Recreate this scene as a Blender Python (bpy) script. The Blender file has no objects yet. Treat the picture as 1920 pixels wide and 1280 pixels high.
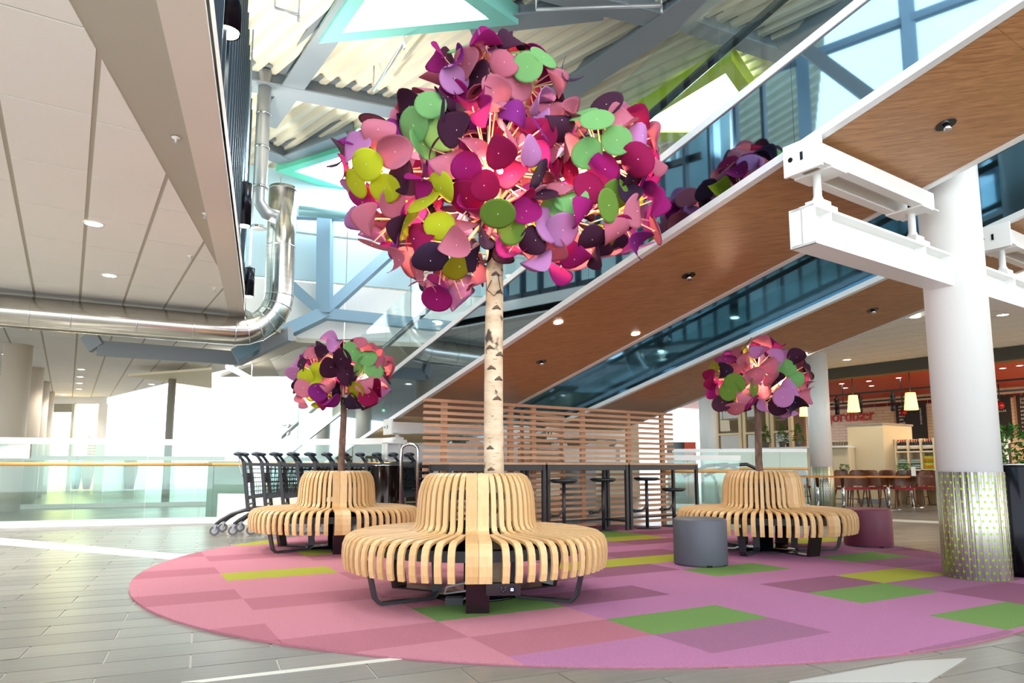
import bpy, bmesh, math, random
from mathutils import Vector, Matrix

random.seed(11)
PI = math.pi
SC = bpy.context.scene
COL = SC.collection

# ------------------------------------------------------------------ camera
F, PPY, PITCH, CAMH = 1300.0, 716.0, math.atan(0.122), 0.95
cam_data = bpy.data.cameras.new('camera')
cam_data.sensor_width = 36.0
cam_data.lens = 36.0 * F / 1920.0
cam_data.shift_y = (PPY - 640.0) / 1920.0
cam_data.clip_start = 0.05
cam_data.clip_end = 300
cam = bpy.data.objects.new('camera', cam_data)
COL.objects.link(cam)
cam.location = (0, 0, CAMH)
cam.rotation_euler = (PI / 2 + PITCH, 0, 0)
SC.camera = cam

# ------------------------------------------------------------------ world / exposure
world = bpy.data.worlds.new('overcast_sky')
SC.world = world
world.use_nodes = True
bg = world.node_tree.nodes['Background']
bg.inputs['Color'].default_value = (0.90, 0.96, 1.0, 1)
bg.inputs['Strength'].default_value = 1.45
SC.view_settings.view_transform = 'Standard'
SC.view_settings.look = 'None'
SC.view_settings.gamma = 1.0
SC.view_settings.use_curve_mapping = False
SC.view_settings.exposure = 1.55
try:
    SC.cycles.use_denoising = True
    SC.cycles.max_bounces = 10
    SC.cycles.transparent_max_bounces = 16
    SC.cycles.sample_clamp_indirect = 6.0
    SC.cycles.caustics_reflective = False
    SC.cycles.caustics_refractive = False
except Exception:
    pass


def light(name, kind, loc, power, color=(1, 1, 1), size=0.3, rot=(0, 0, 0), parent=None, spot=1.2):
    ld = bpy.data.lights.new(name, kind)
    ld.energy = power
    ld.color = color
    if kind == 'AREA':
        ld.size = size
    elif kind == 'SPOT':
        ld.spot_size = spot
        ld.spot_blend = 0.6
        ld.shadow_soft_size = size
    else:
        ld.shadow_soft_size = size
    o = bpy.data.objects.new(name, ld)
    COL.objects.link(o)
    o.location = loc
    o.rotation_euler = rot
    if parent:
        o.parent = parent
        o.location = Vector(loc) - parent.location
    return o


# ------------------------------------------------------------------ survey helpers (ray through a photo point, cut at a real depth)
def ray(x, y):
    u = (x - 960) / F
    v = (PPY - y) / F
    return Vector((u, math.cos(PITCH) - v * math.sin(PITCH), math.sin(PITCH) + v * math.cos(PITCH)))


EYE = Vector((0, 0, CAMH))


def gz(x, y, z=0.0):
    r = ray(x, y)
    return EYE + r * ((z - CAMH) / r.z)


def gy(x, y, Y):
    r = ray(x, y)
    return EYE + r * (Y / r.y)


# moving walkway frame: s runs down the slope, w across it
RA = Vector((2.0958, 4.9954, 3.2689))
RH = Vector((-0.56527, 0.82491, 0))
RM = -0.22976
RN = Vector((0.82491, 0.56527, 0))


def rp(s, w=0.0, up=0.0):
    return RA + RH * s + RN * w + Vector((0, 0, RM * s + up))


def rw(x, y, w):
    """ray cut at the upright plane a distance w across the walkway frame"""
    r = ray(x, y)
    t = (RN.dot(RA - EYE) + w) / RN.dot(r)
    return EYE + r * t


def sw(p):
    v = Vector((p[0], p[1], 0)) - Vector((RA.x, RA.y, 0))
    return v.dot(RH), v.dot(RN)


def fl(s, w, z=0.0):
    p = Vector((RA.x, RA.y, 0)) + RH * s + RN * w
    return Vector((p.x, p.y, z))


# ------------------------------------------------------------------ materials
MATS = {}


def lin(c):
    return tuple((v / 12.92 if v <= 0.04045 else ((v + 0.055) / 1.055) ** 2.4) for v in [k / 255.0 for k in c])


def M(name, rgb, rough=0.5, metal=0.0, var=0.0, scale=8.0, stretch=(1, 1, 1), bump=0.0, bscale=60.0,
      emit=0.0, ecol=None, trans=0.0, alpha=1.0, spec=0.5, rgb2=None, detail=4.0, coat=0.0):
    if name in MATS:
        return MATS[name]
    m = bpy.data.materials.new(name)
    MATS[name] = m
    m.use_nodes = True
    nt = m.node_tree
    b = nt.nodes['Principled BSDF']
    c = lin(rgb)
    b.inputs['Base Color'].default_value = (*c, 1)
    b.inputs['Roughness'].default_value = rough
    b.inputs['Metallic'].default_value = metal
    b.inputs['Specular IOR Level'].default_value = spec
    if coat:
        b.inputs['Coat Weight'].default_value = coat
    if trans:
        b.inputs['Transmission Weight'].default_value = trans
    if alpha < 1:
        b.inputs['Alpha'].default_value = alpha
    if emit:
        b.inputs['Emission Color'].default_value = (*(lin(ecol) if ecol else c), 1)
        b.inputs['Emission Strength'].default_value = emit
    if var or rgb2:
        tc = nt.nodes.new('ShaderNodeTexCoord')
        mp = nt.nodes.new('ShaderNodeMapping')
        mp.inputs['Scale'].default_value = stretch
        nz = nt.nodes.new('ShaderNodeTexNoise')
        nz.inputs['Scale'].default_value = scale
        nz.inputs['Detail'].default_value = detail
        rp_ = nt.nodes.new('ShaderNodeValToRGB')
        c2 = lin(rgb2) if rgb2 else tuple(v * (1 - var) for v in c)
        rp_.color_ramp.elements[0].color = (*c2, 1)
        rp_.color_ramp.elements[0].position = 0.35
        rp_.color_ramp.elements[1].color = (*c, 1)
        rp_.color_ramp.elements[1].position = 0.65
        nt.links.new(tc.outputs['Object'], mp.inputs['Vector'])
        nt.links.new(mp.outputs['Vector'], nz.inputs['Vector'])
        nt.links.new(nz.outputs['Fac'], rp_.inputs['Fac'])
        nt.links.new(rp_.outputs['Color'], b.inputs['Base Color'])
    if bump:
        tc2 = nt.nodes.new('ShaderNodeTexCoord')
        n2 = nt.nodes.new('ShaderNodeTexNoise')
        n2.inputs['Scale'].default_value = bscale
        n2.inputs['Detail'].default_value = 3
        bp = nt.nodes.new('ShaderNodeBump')
        bp.inputs['Strength'].default_value = bump
        bp.inputs['Distance'].default_value = 0.01
        nt.links.new(tc2.outputs['Object'], n2.inputs['Vector'])
        nt.links.new(n2.outputs['Fac'], bp.inputs['Height'])
        nt.links.new(bp.outputs['Normal'], b.inputs['Normal'])
    return m


def glassmat(name, rgb, mixf=0.12, rough=0.02):
    """thin architectural glass: mostly see-through, some mirror"""
    if name in MATS:
        return MATS[name]
    m = bpy.data.materials.new(name)
    MATS[name] = m
    m.use_nodes = True
    nt = m.node_tree
    nt.nodes.remove(nt.nodes['Principled BSDF'])
    out = nt.nodes['Material Output']
    tr = nt.nodes.new('ShaderNodeBsdfTransparent')
    tr.inputs['Color'].default_value = (*lin(rgb), 1)
    gl = nt.nodes.new('ShaderNodeBsdfGlossy')
    gl.inputs['Roughness'].default_value = rough
    gl.inputs['Color'].default_value = (0.9, 0.95, 0.95, 1)
    fr = nt.nodes.new('ShaderNodeLayerWeight')
    fr.inputs['Blend'].default_value = 0.5
    pw_ = nt.nodes.new('ShaderNodeMath')
    pw_.operation = 'POWER'
    pw_.inputs[1].default_value = 4.0
    nt.links.new(fr.outputs['Facing'], pw_.inputs[0])
    ma = nt.nodes.new('ShaderNodeMath')
    ma.operation = 'MULTIPLY_ADD'
    ma.inputs[1].default_value = 0.75
    ma.inputs[2].default_value = mixf * 0.3
    ma.use_clamp = True
    nt.links.new(pw_.outputs[0], ma.inputs[0])
    mx = nt.nodes.new('ShaderNodeMixShader')
    nt.links.new(ma.outputs[0], mx.inputs[0])
    nt.links.new(tr.outputs[0], mx.inputs[1])
    nt.links.new(gl.outputs[0], mx.inputs[2])
    nt.links.new(mx.outputs[0], out.inputs['Surface'])
    return m


def leafmat(name, rgb):
    if name in MATS:
        return MATS[name]
    m = bpy.data.materials.new(name)
    MATS[name] = m
    m.use_nodes = True
    nt = m.node_tree
    b = nt.nodes['Principled BSDF']
    out = nt.nodes['Material Output']
    b.inputs['Base Color'].default_value = (*lin(rgb), 1)
    b.inputs['Roughness'].default_value = 0.85
    b.inputs['Specular IOR Level'].default_value = 0.2
    tl = nt.nodes.new('ShaderNodeBsdfTranslucent')
    tl.inputs['Color'].default_value = (*lin(rgb), 1)
    mx = nt.nodes.new('ShaderNodeMixShader')
    mx.inputs[0].default_value = 0.22
    nt.links.new(b.outputs[0], mx.inputs[1])
    nt.links.new(tl.outputs[0], mx.inputs[2])
    nt.links.new(mx.outputs[0], out.inputs['Surface'])
    nz = nt.nodes.new('ShaderNodeTexNoise')
    nz.inputs['Scale'].default_value = 300
    bp = nt.nodes.new('ShaderNodeBump')
    bp.inputs['Strength'].default_value = 0.15
    nt.links.new(nz.outputs['Fac'], bp.inputs['Height'])
    nt.links.new(bp.outputs['Normal'], b.inputs['Normal'])
    return m


# ------------------------------------------------------------------ mesh builder
class MB:
    def __init__(self):
        self.v, self.f, self.m, self.sm = [], [], [], []
        self.mi = 0

    def face(self, idx, smooth=False):
        self.f.append(idx)
        self.m.append(self.mi)
        self.sm.append(smooth)

    def hexa(self, p):
        n = len(self.v)
        self.v += [tuple(q) for q in p]
        for q in ((0, 3, 2, 1), (4, 5, 6, 7), (0, 1, 5, 4), (1, 2, 6, 5), (2, 3, 7, 6), (3, 0, 4, 7)):
            self.face([n + i for i in q])
        return self

    def box(self, x0, x1, y0, y1, z0, z1):
        return self.hexa([(x0, y0, z0), (x1, y0, z0), (x1, y1, z0), (x0, y1, z0),
                          (x0, y0, z1), (x1, y0, z1), (x1, y1, z1), (x0, y1, z1)])

    def beam(self, p, q, w, h, up=(0, 0, 1)):
        """box of width w and depth h along p-q"""
        p, q = Vector(p), Vector(q)
        d = (q - p).normalized()
        u = Vector(up)
        if abs(d.dot(u)) > 0.98:
            u = Vector((0, 1, 0))
        s = d.cross(u).normalized() * (w / 2)
        t = s.cross(d).normalized() * (h / 2)
        return self.hexa([p - s - t, p + s - t, q + s - t, q - s - t, p - s + t, p + s + t, q + s + t, q - s + t])

    def tube(self, pts, r, n=8, caps=True):
        pts = [Vector(p) for p in pts]
        rs = r if isinstance(r, (list, tuple)) else [r] * len(pts)
        base = len(self.v)
        d0 = (pts[1] - pts[0]).normalized()
        u = Vector((0, 0, 1)) if abs(d0.z) < 0.9 else Vector((1, 0, 0))
        a = d0.cross(u).normalized()
        for i, p in enumerate(pts):
            if i == 0:
                d = d0
            elif i == len(pts) - 1:
                d = (pts[i] - pts[i - 1]).normalized()
            else:
                d = ((pts[i + 1] - p).normalized() + (p - pts[i - 1]).normalized()).normalized()
            a = (a - d * a.dot(d)).normalized()
            b = d.cross(a)
            for k in range(n):
                t = 2 * PI * k / n
                self.v.append(tuple(p + (a * math.cos(t) + b * math.sin(t)) * rs[i]))
        for i in range(len(pts) - 1):
            for k in range(n):
                k2 = (k + 1) % n
                self.face([base + i * n + k, base + i * n + k2, base + (i + 1) * n + k2, base + (i + 1) * n + k], n > 5)
        if caps:
            self.face([base + k for k in range(n)][::-1])
            self.face([base + (len(pts) - 1) * n + k for k in range(n)])
        return self

    def lathe(self, prof, n=24, c=(0, 0, 0), smooth=True):
        base = len(self.v)
        for r, z in prof:
            for k in range(n):
                t = 2 * PI * k / n
                self.v.append((c[0] + r * math.cos(t), c[1] + r * math.sin(t), c[2] + z))
        for i in range(len(prof) - 1):
            for k in range(n):
                k2 = (k + 1) % n
                self.face([base + i * n + k, base + i * n + k2, base + (i + 1) * n + k2, base + (i + 1) * n + k], smooth)
        if prof[0][0] > 1e-4:
            self.face([base + k for k in range(n)][::-1])
        if prof[-1][0] > 1e-4:
            self.face([base + (len(prof) - 1) * n + k for k in range(n)])
        return self

    def ball(self, c, r, n=10, sz=1.0):
        pr = [(max(1e-5, r * math.sin(PI * i / 6)), -r * sz * math.cos(PI * i / 6)) for i in range(7)]
        return self.lathe(pr, n, c)

    def prism(self, poly, z0, z1):
        n = len(self.v)
        k = len(poly)
        self.v += [(p[0], p[1], z0) for p in poly] + [(p[0], p[1], z1) for p in poly]
        self.face(list(range(n, n + k))[::-1])
        self.face(list(range(n + k, n + 2 * k)))
        for i in range(k):
            j = (i + 1) % k
            self.face([n + i, n + j, n + k + j, n + k + i])
        return self

    def slab(self, pts, thick):
        """polygon in space given thickness along its normal"""
        P = [Vector(p) for p in pts]
        nrm = (P[1] - P[0]).cross(P[2] - P[0]).normalized() * thick
        n = len(self.v)
        k = len(P)
        self.v += [tuple(p) for p in P] + [tuple(p + nrm) for p in P]
        self.face(list(range(n, n + k))[::-1])
        self.face(list(range(n + k, n + 2 * k)))
        for i in range(k):
            j = (i + 1) % k
            self.face([n + i, n + j, n + k + j, n + k + i])
        return self

    def mesh(self, name, mats):
        me = bpy.data.meshes.new(name)
        me.from_pydata(self.v, [], self.f)
        for mt in (mats if isinstance(mats, (list, tuple)) else [mats]):
            me.materials.append(mt)
        me.polygons.foreach_set('material_index', self.m)
        me.polygons.foreach_set('use_smooth', self.sm)
        bm = bmesh.new()
        bm.from_mesh(me)
        bmesh.ops.recalc_face_normals(bm, faces=bm.faces)
        bm.to_mesh(me)
        bm.free()
        me.update()
        return me

    def build(self, name, mats, parent=None, world=False):
        return place(name, self.mesh(name, mats), parent, world=world)


def place(name, me, parent=None, loc=(0, 0, 0), rz=0.0, world=False):
    o = bpy.data.objects.new(name, me)
    COL.objects.link(o)
    o.location = loc
    o.rotation_euler = (0, 0, rz)
    if parent is not None:
        o.parent = parent
        if world:
            base = parent.location.copy()
            if parent.parent is not None and parent.type == 'EMPTY':
                base += parent.parent.location
            o.location = Vector(loc) - base
            if parent.type == 'MESH' and parent.parent is not None:
                o.location = Vector(loc)
    return o


def tag(o, label, cat, group=None):
    o['label'] = label
    o['category'] = cat
    if group:
        o['group'] = group
    return o


def thing(name, label, cat, loc=(0, 0, 0), rz=0.0, group=None):
    o = bpy.data.objects.new(name, None)
    COL.objects.link(o)
    o.empty_display_size = 0.1
    o.location = loc
    o.rotation_euler = (0, 0, rz)
    return tag(o, label, cat, group)


def struct(o):
    o['kind'] = 'structure'
    return o


def copy_tree(o, parent=None):
    c = o.copy()
    COL.objects.link(c)
    c.parent = parent
    for ch in list(o.children):
        copy_tree(ch, c)
    return c


def clip(poly, conv):
    """clip polygon to a convex polygon (counter-clockwise)"""
    out = list(poly)
    for i in range(len(conv)):
        a, b = conv[i], conv[(i + 1) % len(conv)]
        src, out = out, []
        for j in range(len(src)):
            p, q = src[j], src[(j + 1) % len(src)]
            sp = (b[0] - a[0]) * (p[1] - a[1]) - (b[1] - a[1]) * (p[0] - a[0])
            sq = (b[0] - a[0]) * (q[1] - a[1]) - (b[1] - a[1]) * (q[0] - a[0])
            if sp >= 0:
                out.append(p)
            if (sp >= 0) != (sq >= 0):
                t = sp / (sp - sq)
                out.append((p[0] + (q[0] - p[0]) * t, p[1] + (q[1] - p[1]) * t))
        if len(out) < 3:
            return []
    return out


def area(poly):
    return abs(sum(poly[i][0] * poly[(i + 1) % len(poly)][1] - poly[(i + 1) % len(poly)][0] * poly[i][1]
                   for i in range(len(poly)))) / 2


def text(name, body, size, mat, origin, xdir, updir, parent=None, depth=0.01, width=None):
    cu = bpy.data.curves.new(name, 'FONT')
    cu.body = body
    cu.size = size
    cu.extrude = depth
    tmp = bpy.data.objects.new(name + '_tmp', cu)
    COL.objects.link(tmp)
    dg = bpy.context.evaluated_depsgraph_get()
    me = bpy.data.meshes.new_from_object(tmp.evaluated_get(dg))
    bpy.data.objects.remove(tmp)
    xd = Vector(xdir).normalized()
    ud = Vector(updir).normalized()
    zd = xd.cross(ud)
    k = 1.0
    if width:
        xs = [v.co.x for v in me.vertices]
        if xs:
            k = width / max(1e-6, max(xs) - min(xs))
    for v in me.vertices:
        v.co = Vector(origin) + xd * v.co.x * k + ud * v.co.y + zd * v.co.z
    me.materials.clear()
    me.materials.append(mat)
    return place(name, me, parent, world=True)


# palette
white = M('white_paint', (236, 234, 230), 0.5)
cream = M('cream_paint', (232, 218, 188), 0.6)
steel_w = M('white_steel', (238, 238, 236), 0.35)
grey_steel = M('grey_steel_paint', (132, 140, 146), 0.45)
blue_steel = M('blue_grey_steel', (128, 158, 178), 0.45)
black_steel = M('black_powder_coat', (38, 40, 46), 0.4)
black_gloss = M('black_gloss', (14, 14, 18), 0.12)
chrome = M('brushed_chrome', (200, 202, 204), 0.18, 1.0)
duct_steel = M('galvanised_duct', (206, 204, 198), 0.2, 1.0, var=0.15, scale=3, stretch=(1, 1, 6))
pipe_grey = M('grey_pipe', (186, 188, 190), 0.3, 0.5)
rubber = M('wheel_rubber', (92, 90, 92), 0.6)
glass_rail = glassmat('green_tinted_glass', (232, 245, 239), 0.2)
glass_clear = glassmat('clear_glass', (240, 248, 248), 0.14)
glass_dark = glassmat('shop_glass', (200, 196, 180), 0.2)
LAMPW = M('lit_lamp', (255, 250, 235), 0.4, emit=12.0)
LAMPWARM = M('lit_warm_bulb', (255, 214, 150), 0.4, emit=40.0)
SKYLT = M('skylight_pane', (240, 248, 255), 0.3, emit=7.0)

# ------------------------------------------------------------------ floor
TILE_MATS = []
for i, c in enumerate(((116, 113, 106), (123, 120, 113), (109, 106, 100))):
    TILE_MATS.append(M('grey_floor_tile_%d' % i, c, 0.30, var=0.18, scale=2.2, stretch=(1.0, 14, 1), bump=0.03, bscale=12, spec=0.5))
grout = M('tile_grout', (186, 182, 172), 0.8)
flo = struct(MB().box(-34, 34, -8, 40, -0.3, -0.006).build('floor', grout))
RUGC, RUGR = Vector((0.6, 7.5, 0)), 4.08
TH = math.radians(24)          # the long joints of the tiles run to the right and away
tx = Vector((math.cos(TH), math.sin(TH), 0))
ty = Vector((-math.sin(TH), math.cos(TH), 0))
TL, TW, GAP = 0.78, 0.26, 0.005
tile_me = [MB().box(-TL / 2 + GAP, TL / 2 - GAP, -TW / 2 + GAP, TW / 2 - GAP, -0.006, 0.0).mesh('floor_tile', m_) for m_ in TILE_MATS]
cand = []
for j in range(-40, 160):
    for i in range(-45, 45):
        off = (0.5 if j % 2 else 0.0) * TL
        p = tx * (i * TL + off) + ty * (j * TW)
        if not (1.5 < p.y < 34 and -30 < p.x < 30):
            continue
        if (p - RUGC).length < RUGR - 0.5:
            continue
        u = p.x / p.y
        inview = abs(u) < 0.80 and p.y > 2.6
        cand.append((0 if inview else 1, p.length, p, random.randrange(3)))
cand.sort(key=lambda c: (c[0], c[1]))
for k, (iv, d_, p, mi) in enumerate(cand[:300]):
    place('floor_tile', tile_me[mi], flo, p, TH)
far = [MB() for _ in range(3)]
for iv, d_, p, mi in cand[300:]:
    a, b = tx * (TL / 2 - GAP), ty * (TW / 2 - GAP)
    n = len(far[mi].v)
    far[mi].v += [tuple(p + q) for q in (-a - b, a - b, a + b, -a + b)]
    far[mi].face([n, n + 1, n + 2, n + 3])
for mi in range(3):
    o = far[mi].build('tile_field', TILE_MATS[mi], flo)
    o['kind'] = 'stuff'
pale = M('pale_inlay', (190, 188, 178), 0.3)
for nm, pts in (('trim_1', [gz(0, 1008), gz(352, 1040), gz(330, 1050), gz(0, 1021)]),
                ('trim_2', [gz(340, 1279), gz(805, 1225), gz(812, 1229), gz(380, 1279)]),
                ('trim_3', [gz(1560, 968), gz(1780, 978), gz(1780, 982), gz(1560, 972)]),
                ('trim_4', [gz(1740, 1279), gz(1812, 1234), gz(1700, 1240), gz(1480, 1279)])):
    mb = MB()
    mb.prism([(p.x, p.y) for p in pts], 0.0, 0.0025)
    struct(mb.build(nm, pale if nm != 'trim_4' else M('grey_inlay', (164, 166, 162), 0.3)))

# ------------------------------------------------------------------ rug of carpet tiles
CARPET = {}
for nm, c in dict(pink=(184, 122, 136), rose=(168, 106, 120), mauve=(146, 100, 128), orchid=(168, 112, 148),
                  plum=(136, 88, 112), lime=(158, 160, 62), green=(106, 138, 78)).items():
    CARPET[nm] = M('carpet_' + nm, c, 0.95, var=0.22, scale=160, bump=0.6, bscale=220, spec=0.1)
rug = thing('round_rug', 'large round rug pieced from pink, mauve and green carpet tiles', 'rug', RUGC)
circ = [(RUGR * math.cos(2 * PI * k / 96), RUGR * math.sin(2 * PI * k / 96)) for k in range(96)]
mb = MB()
mb.prism(circ, 0.0005, 0.008)
mb.build('backing', CARPET['rose'], rug)
CH = math.radians(29)
cy_ = Vector((-math.sin(CH), math.cos(CH), 0))     # short side goes away to the left
cx_ = Vector((math.cos(CH), math.sin(CH), 0))      # long side goes right and away
o1 = gz(1135, 1165)                                # corner of a green tile in the foreground
CW, CHH = 0.93, 0.45
greens = {}
for px, py, c in ((1290, 1167, 'green'), (1580, 1125, 'green'), (1625, 1087, 'lime'), (1630, 1046, 'green'), (1880, 1160, 'green'),
                  (1400, 1072, 'green'), (560, 1073, 'lime'), (860, 1145, 'green'), (1155, 1056, 'lime'), (1260, 1045, 'lime'),
                  (1570, 1012, 'lime'), (510, 1015, 'lime'), (660, 1033, 'lime'), (1200, 1013, 'lime'), (1190, 1002, 'green'),
                  (985, 1140, 'green'), (1100, 1000, 'green'), (760, 1000, 'green')):
    p = gz(px, py) - o1
    greens[(math.floor(p.dot(cx_) / CW), math.floor(-p.dot(cy_) / CHH))] = c
hot = lambda p: p.x < -0.4
for i in range(-8, 10):
    for j in range(-26, 26):
        a = o1 + cx_ * (i * CW) - cy_ * (j * CHH)
        quad = [a, a - cy_ * CHH, a - cy_ * CHH + cx_ * CW, a + cx_ * CW]
        loc = [((q - RUGC).x, (q - RUGC).y) for q in quad]
        if sum(loc[k][0] * loc[(k + 1) % 4][1] - loc[(k + 1) % 4][0] * loc[k][1] for k in range(4)) < 0:
            loc.reverse()
        poly = clip(loc, circ)
        if len(poly) < 3 or area(poly) < 0.004:
            continue
        ctr = (quad[0] + quad[2]) / 2
        if (i, j) in greens:
            c = greens[(i, j)]
        elif ctr.x < 0.3 - 0.05 * (ctr.y - 4):
            c = ('pink', 'rose', 'pink')[(i * 2 + j) % 3]
        else:
            c = ('orchid', 'mauve', 'orchid', 'plum', 'orchid')[(i * 2 + j + (i * j) % 2) % 5]
        mb = MB()
        mb.prism(poly, 0.008, 0.0135)
        mb.build('carpet_tile', CARPET[c], rug)

# ------------------------------------------------------------------ ceilings
CZ = 3.6
ctile = M('ceiling_tile', (246, 243, 238), 0.9, var=0.03, scale=90)
cgrid = M('ceiling_grid', (186, 180, 166), 0.7)
CA = math.radians(32.5)
ca = Vector((-math.sin(CA), math.cos(CA), 0))
cb = Vector((math.cos(CA), math.sin(CA), 0))


def ceiling(name, poly, thick, limit, view):
    """backing slab, tiles as pieces"""
    if sum(poly[k][0] * poly[(k + 1) % len(poly)][1] - poly[(k + 1) % len(poly)][0] * poly[k][1] for k in range(len(poly))) < 0:
        poly = poly[::-1]
    mb = MB()
    mb.prism(poly, CZ, CZ + thick)
    root = struct(mb.build(name, cgrid))
    cells = []
    for i in range(-70, 70):
        for j in range(-40, 60):
            a = cb * (i * 0.6) + ca * (j * 1.2 + (0.55 * (i % 3)))
            g = 0.011
            q = [a + cb * g * 1.6 + ca * g * 0.9, a + cb * (0.6 - g * 1.6) + ca * g * 0.9, a + cb * (0.6 - g * 1.6) + ca * (1.2 - g * 0.9), a + cb * g * 1.6 + ca * (1.2 - g * 0.9)]
            pl = clip([(v.x, v.y) for v in q], poly)
            if len(pl) < 3 or area(pl) < 0.01:
                continue
            c = (q[0] + q[2]) / 2
            cells.append((0 if view(c) else 1, c.length, pl))
    cells.sort(key=lambda t: (t[0], t[1]))
    rest = MB()
    for k, (v_, d_, pl) in enumerate(cells):
        if k < limit and v_ == 0:
            mb = MB()
            mb.prism(pl, CZ - 0.008, CZ)
            mb.build('ceiling_tile', ctile, root)
        else:
            rest.prism(pl, CZ - 0.008, CZ)
    if rest.v:
        o = rest.build('tile_field', ctile, root)
        o['kind'] = 'stuff'
    return root


ceiling('ceiling', [(-0.45, 0.0), (-4.69, 11.96), (-6.0, 17.0), (-16, 27), (-32, 27), (-32, 0)], 0.12, 260,
        lambda c: c.y > 3 and c.x / c.y > -0.8 and c.y < 18)
ceiling('ceiling_passage', [(-4.69, 11.96), (-4.6, 14.7), (-1.9, 15.3), (-2.2, 20), (-8.7, 20.5), (-6, 17)], 0.1, 60, lambda c: True)
rc = [fl(-14, 8.2), fl(14.5, 8.2), fl(14.5, 13.1), fl(-14, 13.1)]
ceiling('ceiling_cafe', [(p.x, p.y) for p in rc], 0.15, 150, lambda c: c.y > 6)
# fascia along the edge of the white soffit
e0, e1 = Vector((-0.45, 0.0, 0)), Vector((-4.69, 11.96, 0))
ed = (e1 - e0).normalized()
en = Vector((ed.y, -ed.x, 0))
mb = MB()
mb.hexa([e0 - en * 0.26 + Vector((0, 0, CZ - 0.03)), e0 + Vector((0, 0, CZ - 0.03)), e1 + Vector((0, 0, CZ - 0.03)), e1 - en * 0.26 + Vector((0, 0, CZ - 0.03)),
         e0 - en * 0.26 + Vector((0, 0, CZ + 0.3)), e0 + Vector((0, 0, CZ + 0.3)), e1 + Vector((0, 0, CZ + 0.3)), e1 - en * 0.26 + Vector((0, 0, CZ + 0.3))])
struct(mb.build('trim_5', M('soffit_edge_paint', (226, 216, 206), 0.6)))

# ------------------------------------------------------------------ upper side wall: windows and dark fins
RZ = 7.4


def ep(t, up=0.0, out=0.0):
    q = e0 + ed * t + en * out
    return Vector((q.x, q.y, CZ + up))


wall_l = thing('wall_left', 'upper side wall of tall windows above the white soffit', 'wall', (0, 0, 0))
struct(wall_l)
EL = (e1 - e0).length
MB().beam(ep(-8, 0.75, -0.25), ep(6.4, 0.75, -0.25), 0.12, 0.9).build('spandrel', grey_steel, wall_l)
MB().beam(ep(-8, 1.3, -0.25), ep(6.4, 1.3, -0.25), 0.2, 0.2).build('sill_beam', blue_steel, wall_l)
MB().beam(ep(-8, 3.62, -0.25), ep(6.4, 3.62, -0.25), 0.2, 0.3).build('head_beam', blue_steel, wall_l)
MB().beam(ep(-8, 2.95, -0.25), ep(6.4, 2.95, -0.25), 0.1, 0.1).build('transom', blue_steel, wall_l)
for k in range(12):
    t = -8 + 1.3 * k
    MB().beam(ep(t, 1.2, -0.25), ep(t, 3.7, -0.25), 0.12, 0.16).build('mullion', blue_steel, wall_l)
    mb = MB()
    mb.slab([ep(t + 0.08, 1.35, -0.3), ep(t + 1.24, 1.35, -0.3), ep(t + 1.24, 3.5, -0.3), ep(t + 0.08, 3.5, -0.3)], 0.012)
    mb.build('pane', glassmat('window_glass', (236, 246, 252), 0.1), wall_l)
for t in (-6, -1, 3.0):
    MB().beam(ep(t, 0.5, 0.05), ep(t + 2.4, 3.6, 0.05), 0.14, 0.16).build('brace', grey_steel, wall_l)
fin_m = M('dark_fin', (26, 48, 62), 0.4, 0.0)
scr = thing('fin_screen', 'row of tall dark upright fins above the white soffit edge', 'screen', ep(5.4, 0.3))
fin_me = MB().box(-0.08, 0.05, -0.022, 0.022, 0, 3.3).mesh('fin', fin_m)
for k in range(18):
    p = ep(5.5 + k * 0.40, 0.3, -0.08)
    place('fin', fin_me, scr, p - scr.location, math.atan2(ed.y, ed.x) - PI / 2)
MB().beam(ep(5.4, 0.36, -0.1), ep(EL, 0.36, -0.1), 0.1, 0.1).build('rail', black_steel, scr, True)
MB().beam(ep(6.5, 2.0, -0.22), ep(EL, 2.0, -0.22), 0.06, 0.1).build('rail', black_steel, scr, True)
mb = MB()
mb.slab([ep(6.4, 0.1, -1.2), ep(EL + 1, 0.1, -1.2), ep(EL + 1, 3.8, -1.2), ep(6.4, 3.8, -1.2)], 0.08)
struct(mb.build('wall_behind_fins', M('pale_aqua_wall', (205, 228, 228), 0.6)))
# ------------------------------------------------------------------ roof: corrugated deck, beams, triangular skylights
deck = M('roof_deck', (226, 220, 200), 0.5)
roof = thing('roof', 'corrugated metal roof deck with steel beams', 'roof', (0, 0, 0))
struct(roof)
rd = math.radians(45)
ra_ = Vector((-math.sin(rd), math.cos(rd), 0))
rb_ = Vector((math.cos(rd), math.sin(rd), 0))
mb = MB()
prof = ((0, 0), (0.09, 0), (0.13, 0.11), (0.22, 0.11), (0.26, 0))
NP = 120
cen = Vector((1.0, 9.0, 0))
line = []
for k in range(-NP, NP):
    for x, z in prof[:-1]:
        line.append((k * 0.26 + x, z))
n0 = len(mb.v)
LIM = 13.0
for b_, z in line:
    if b_ > 15 or b_ < -14:
        continue
    for a_ in (max(-LIM, (4.2 - cen.y) / 0.7071 - b_), LIM + 4):
        p = cen + ra_ * a_ + rb_ * b_
        mb.v.append((p.x, p.y, RZ + 0.28 + z))
nn = len(mb.v) // 2
for k in range(nn - 1):
    mb.face([2 * k, 2 * k + 1, 2 * k + 3, 2 * k + 2])
mb.build('deck_sheet', deck, roof)


BN = [0]


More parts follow.
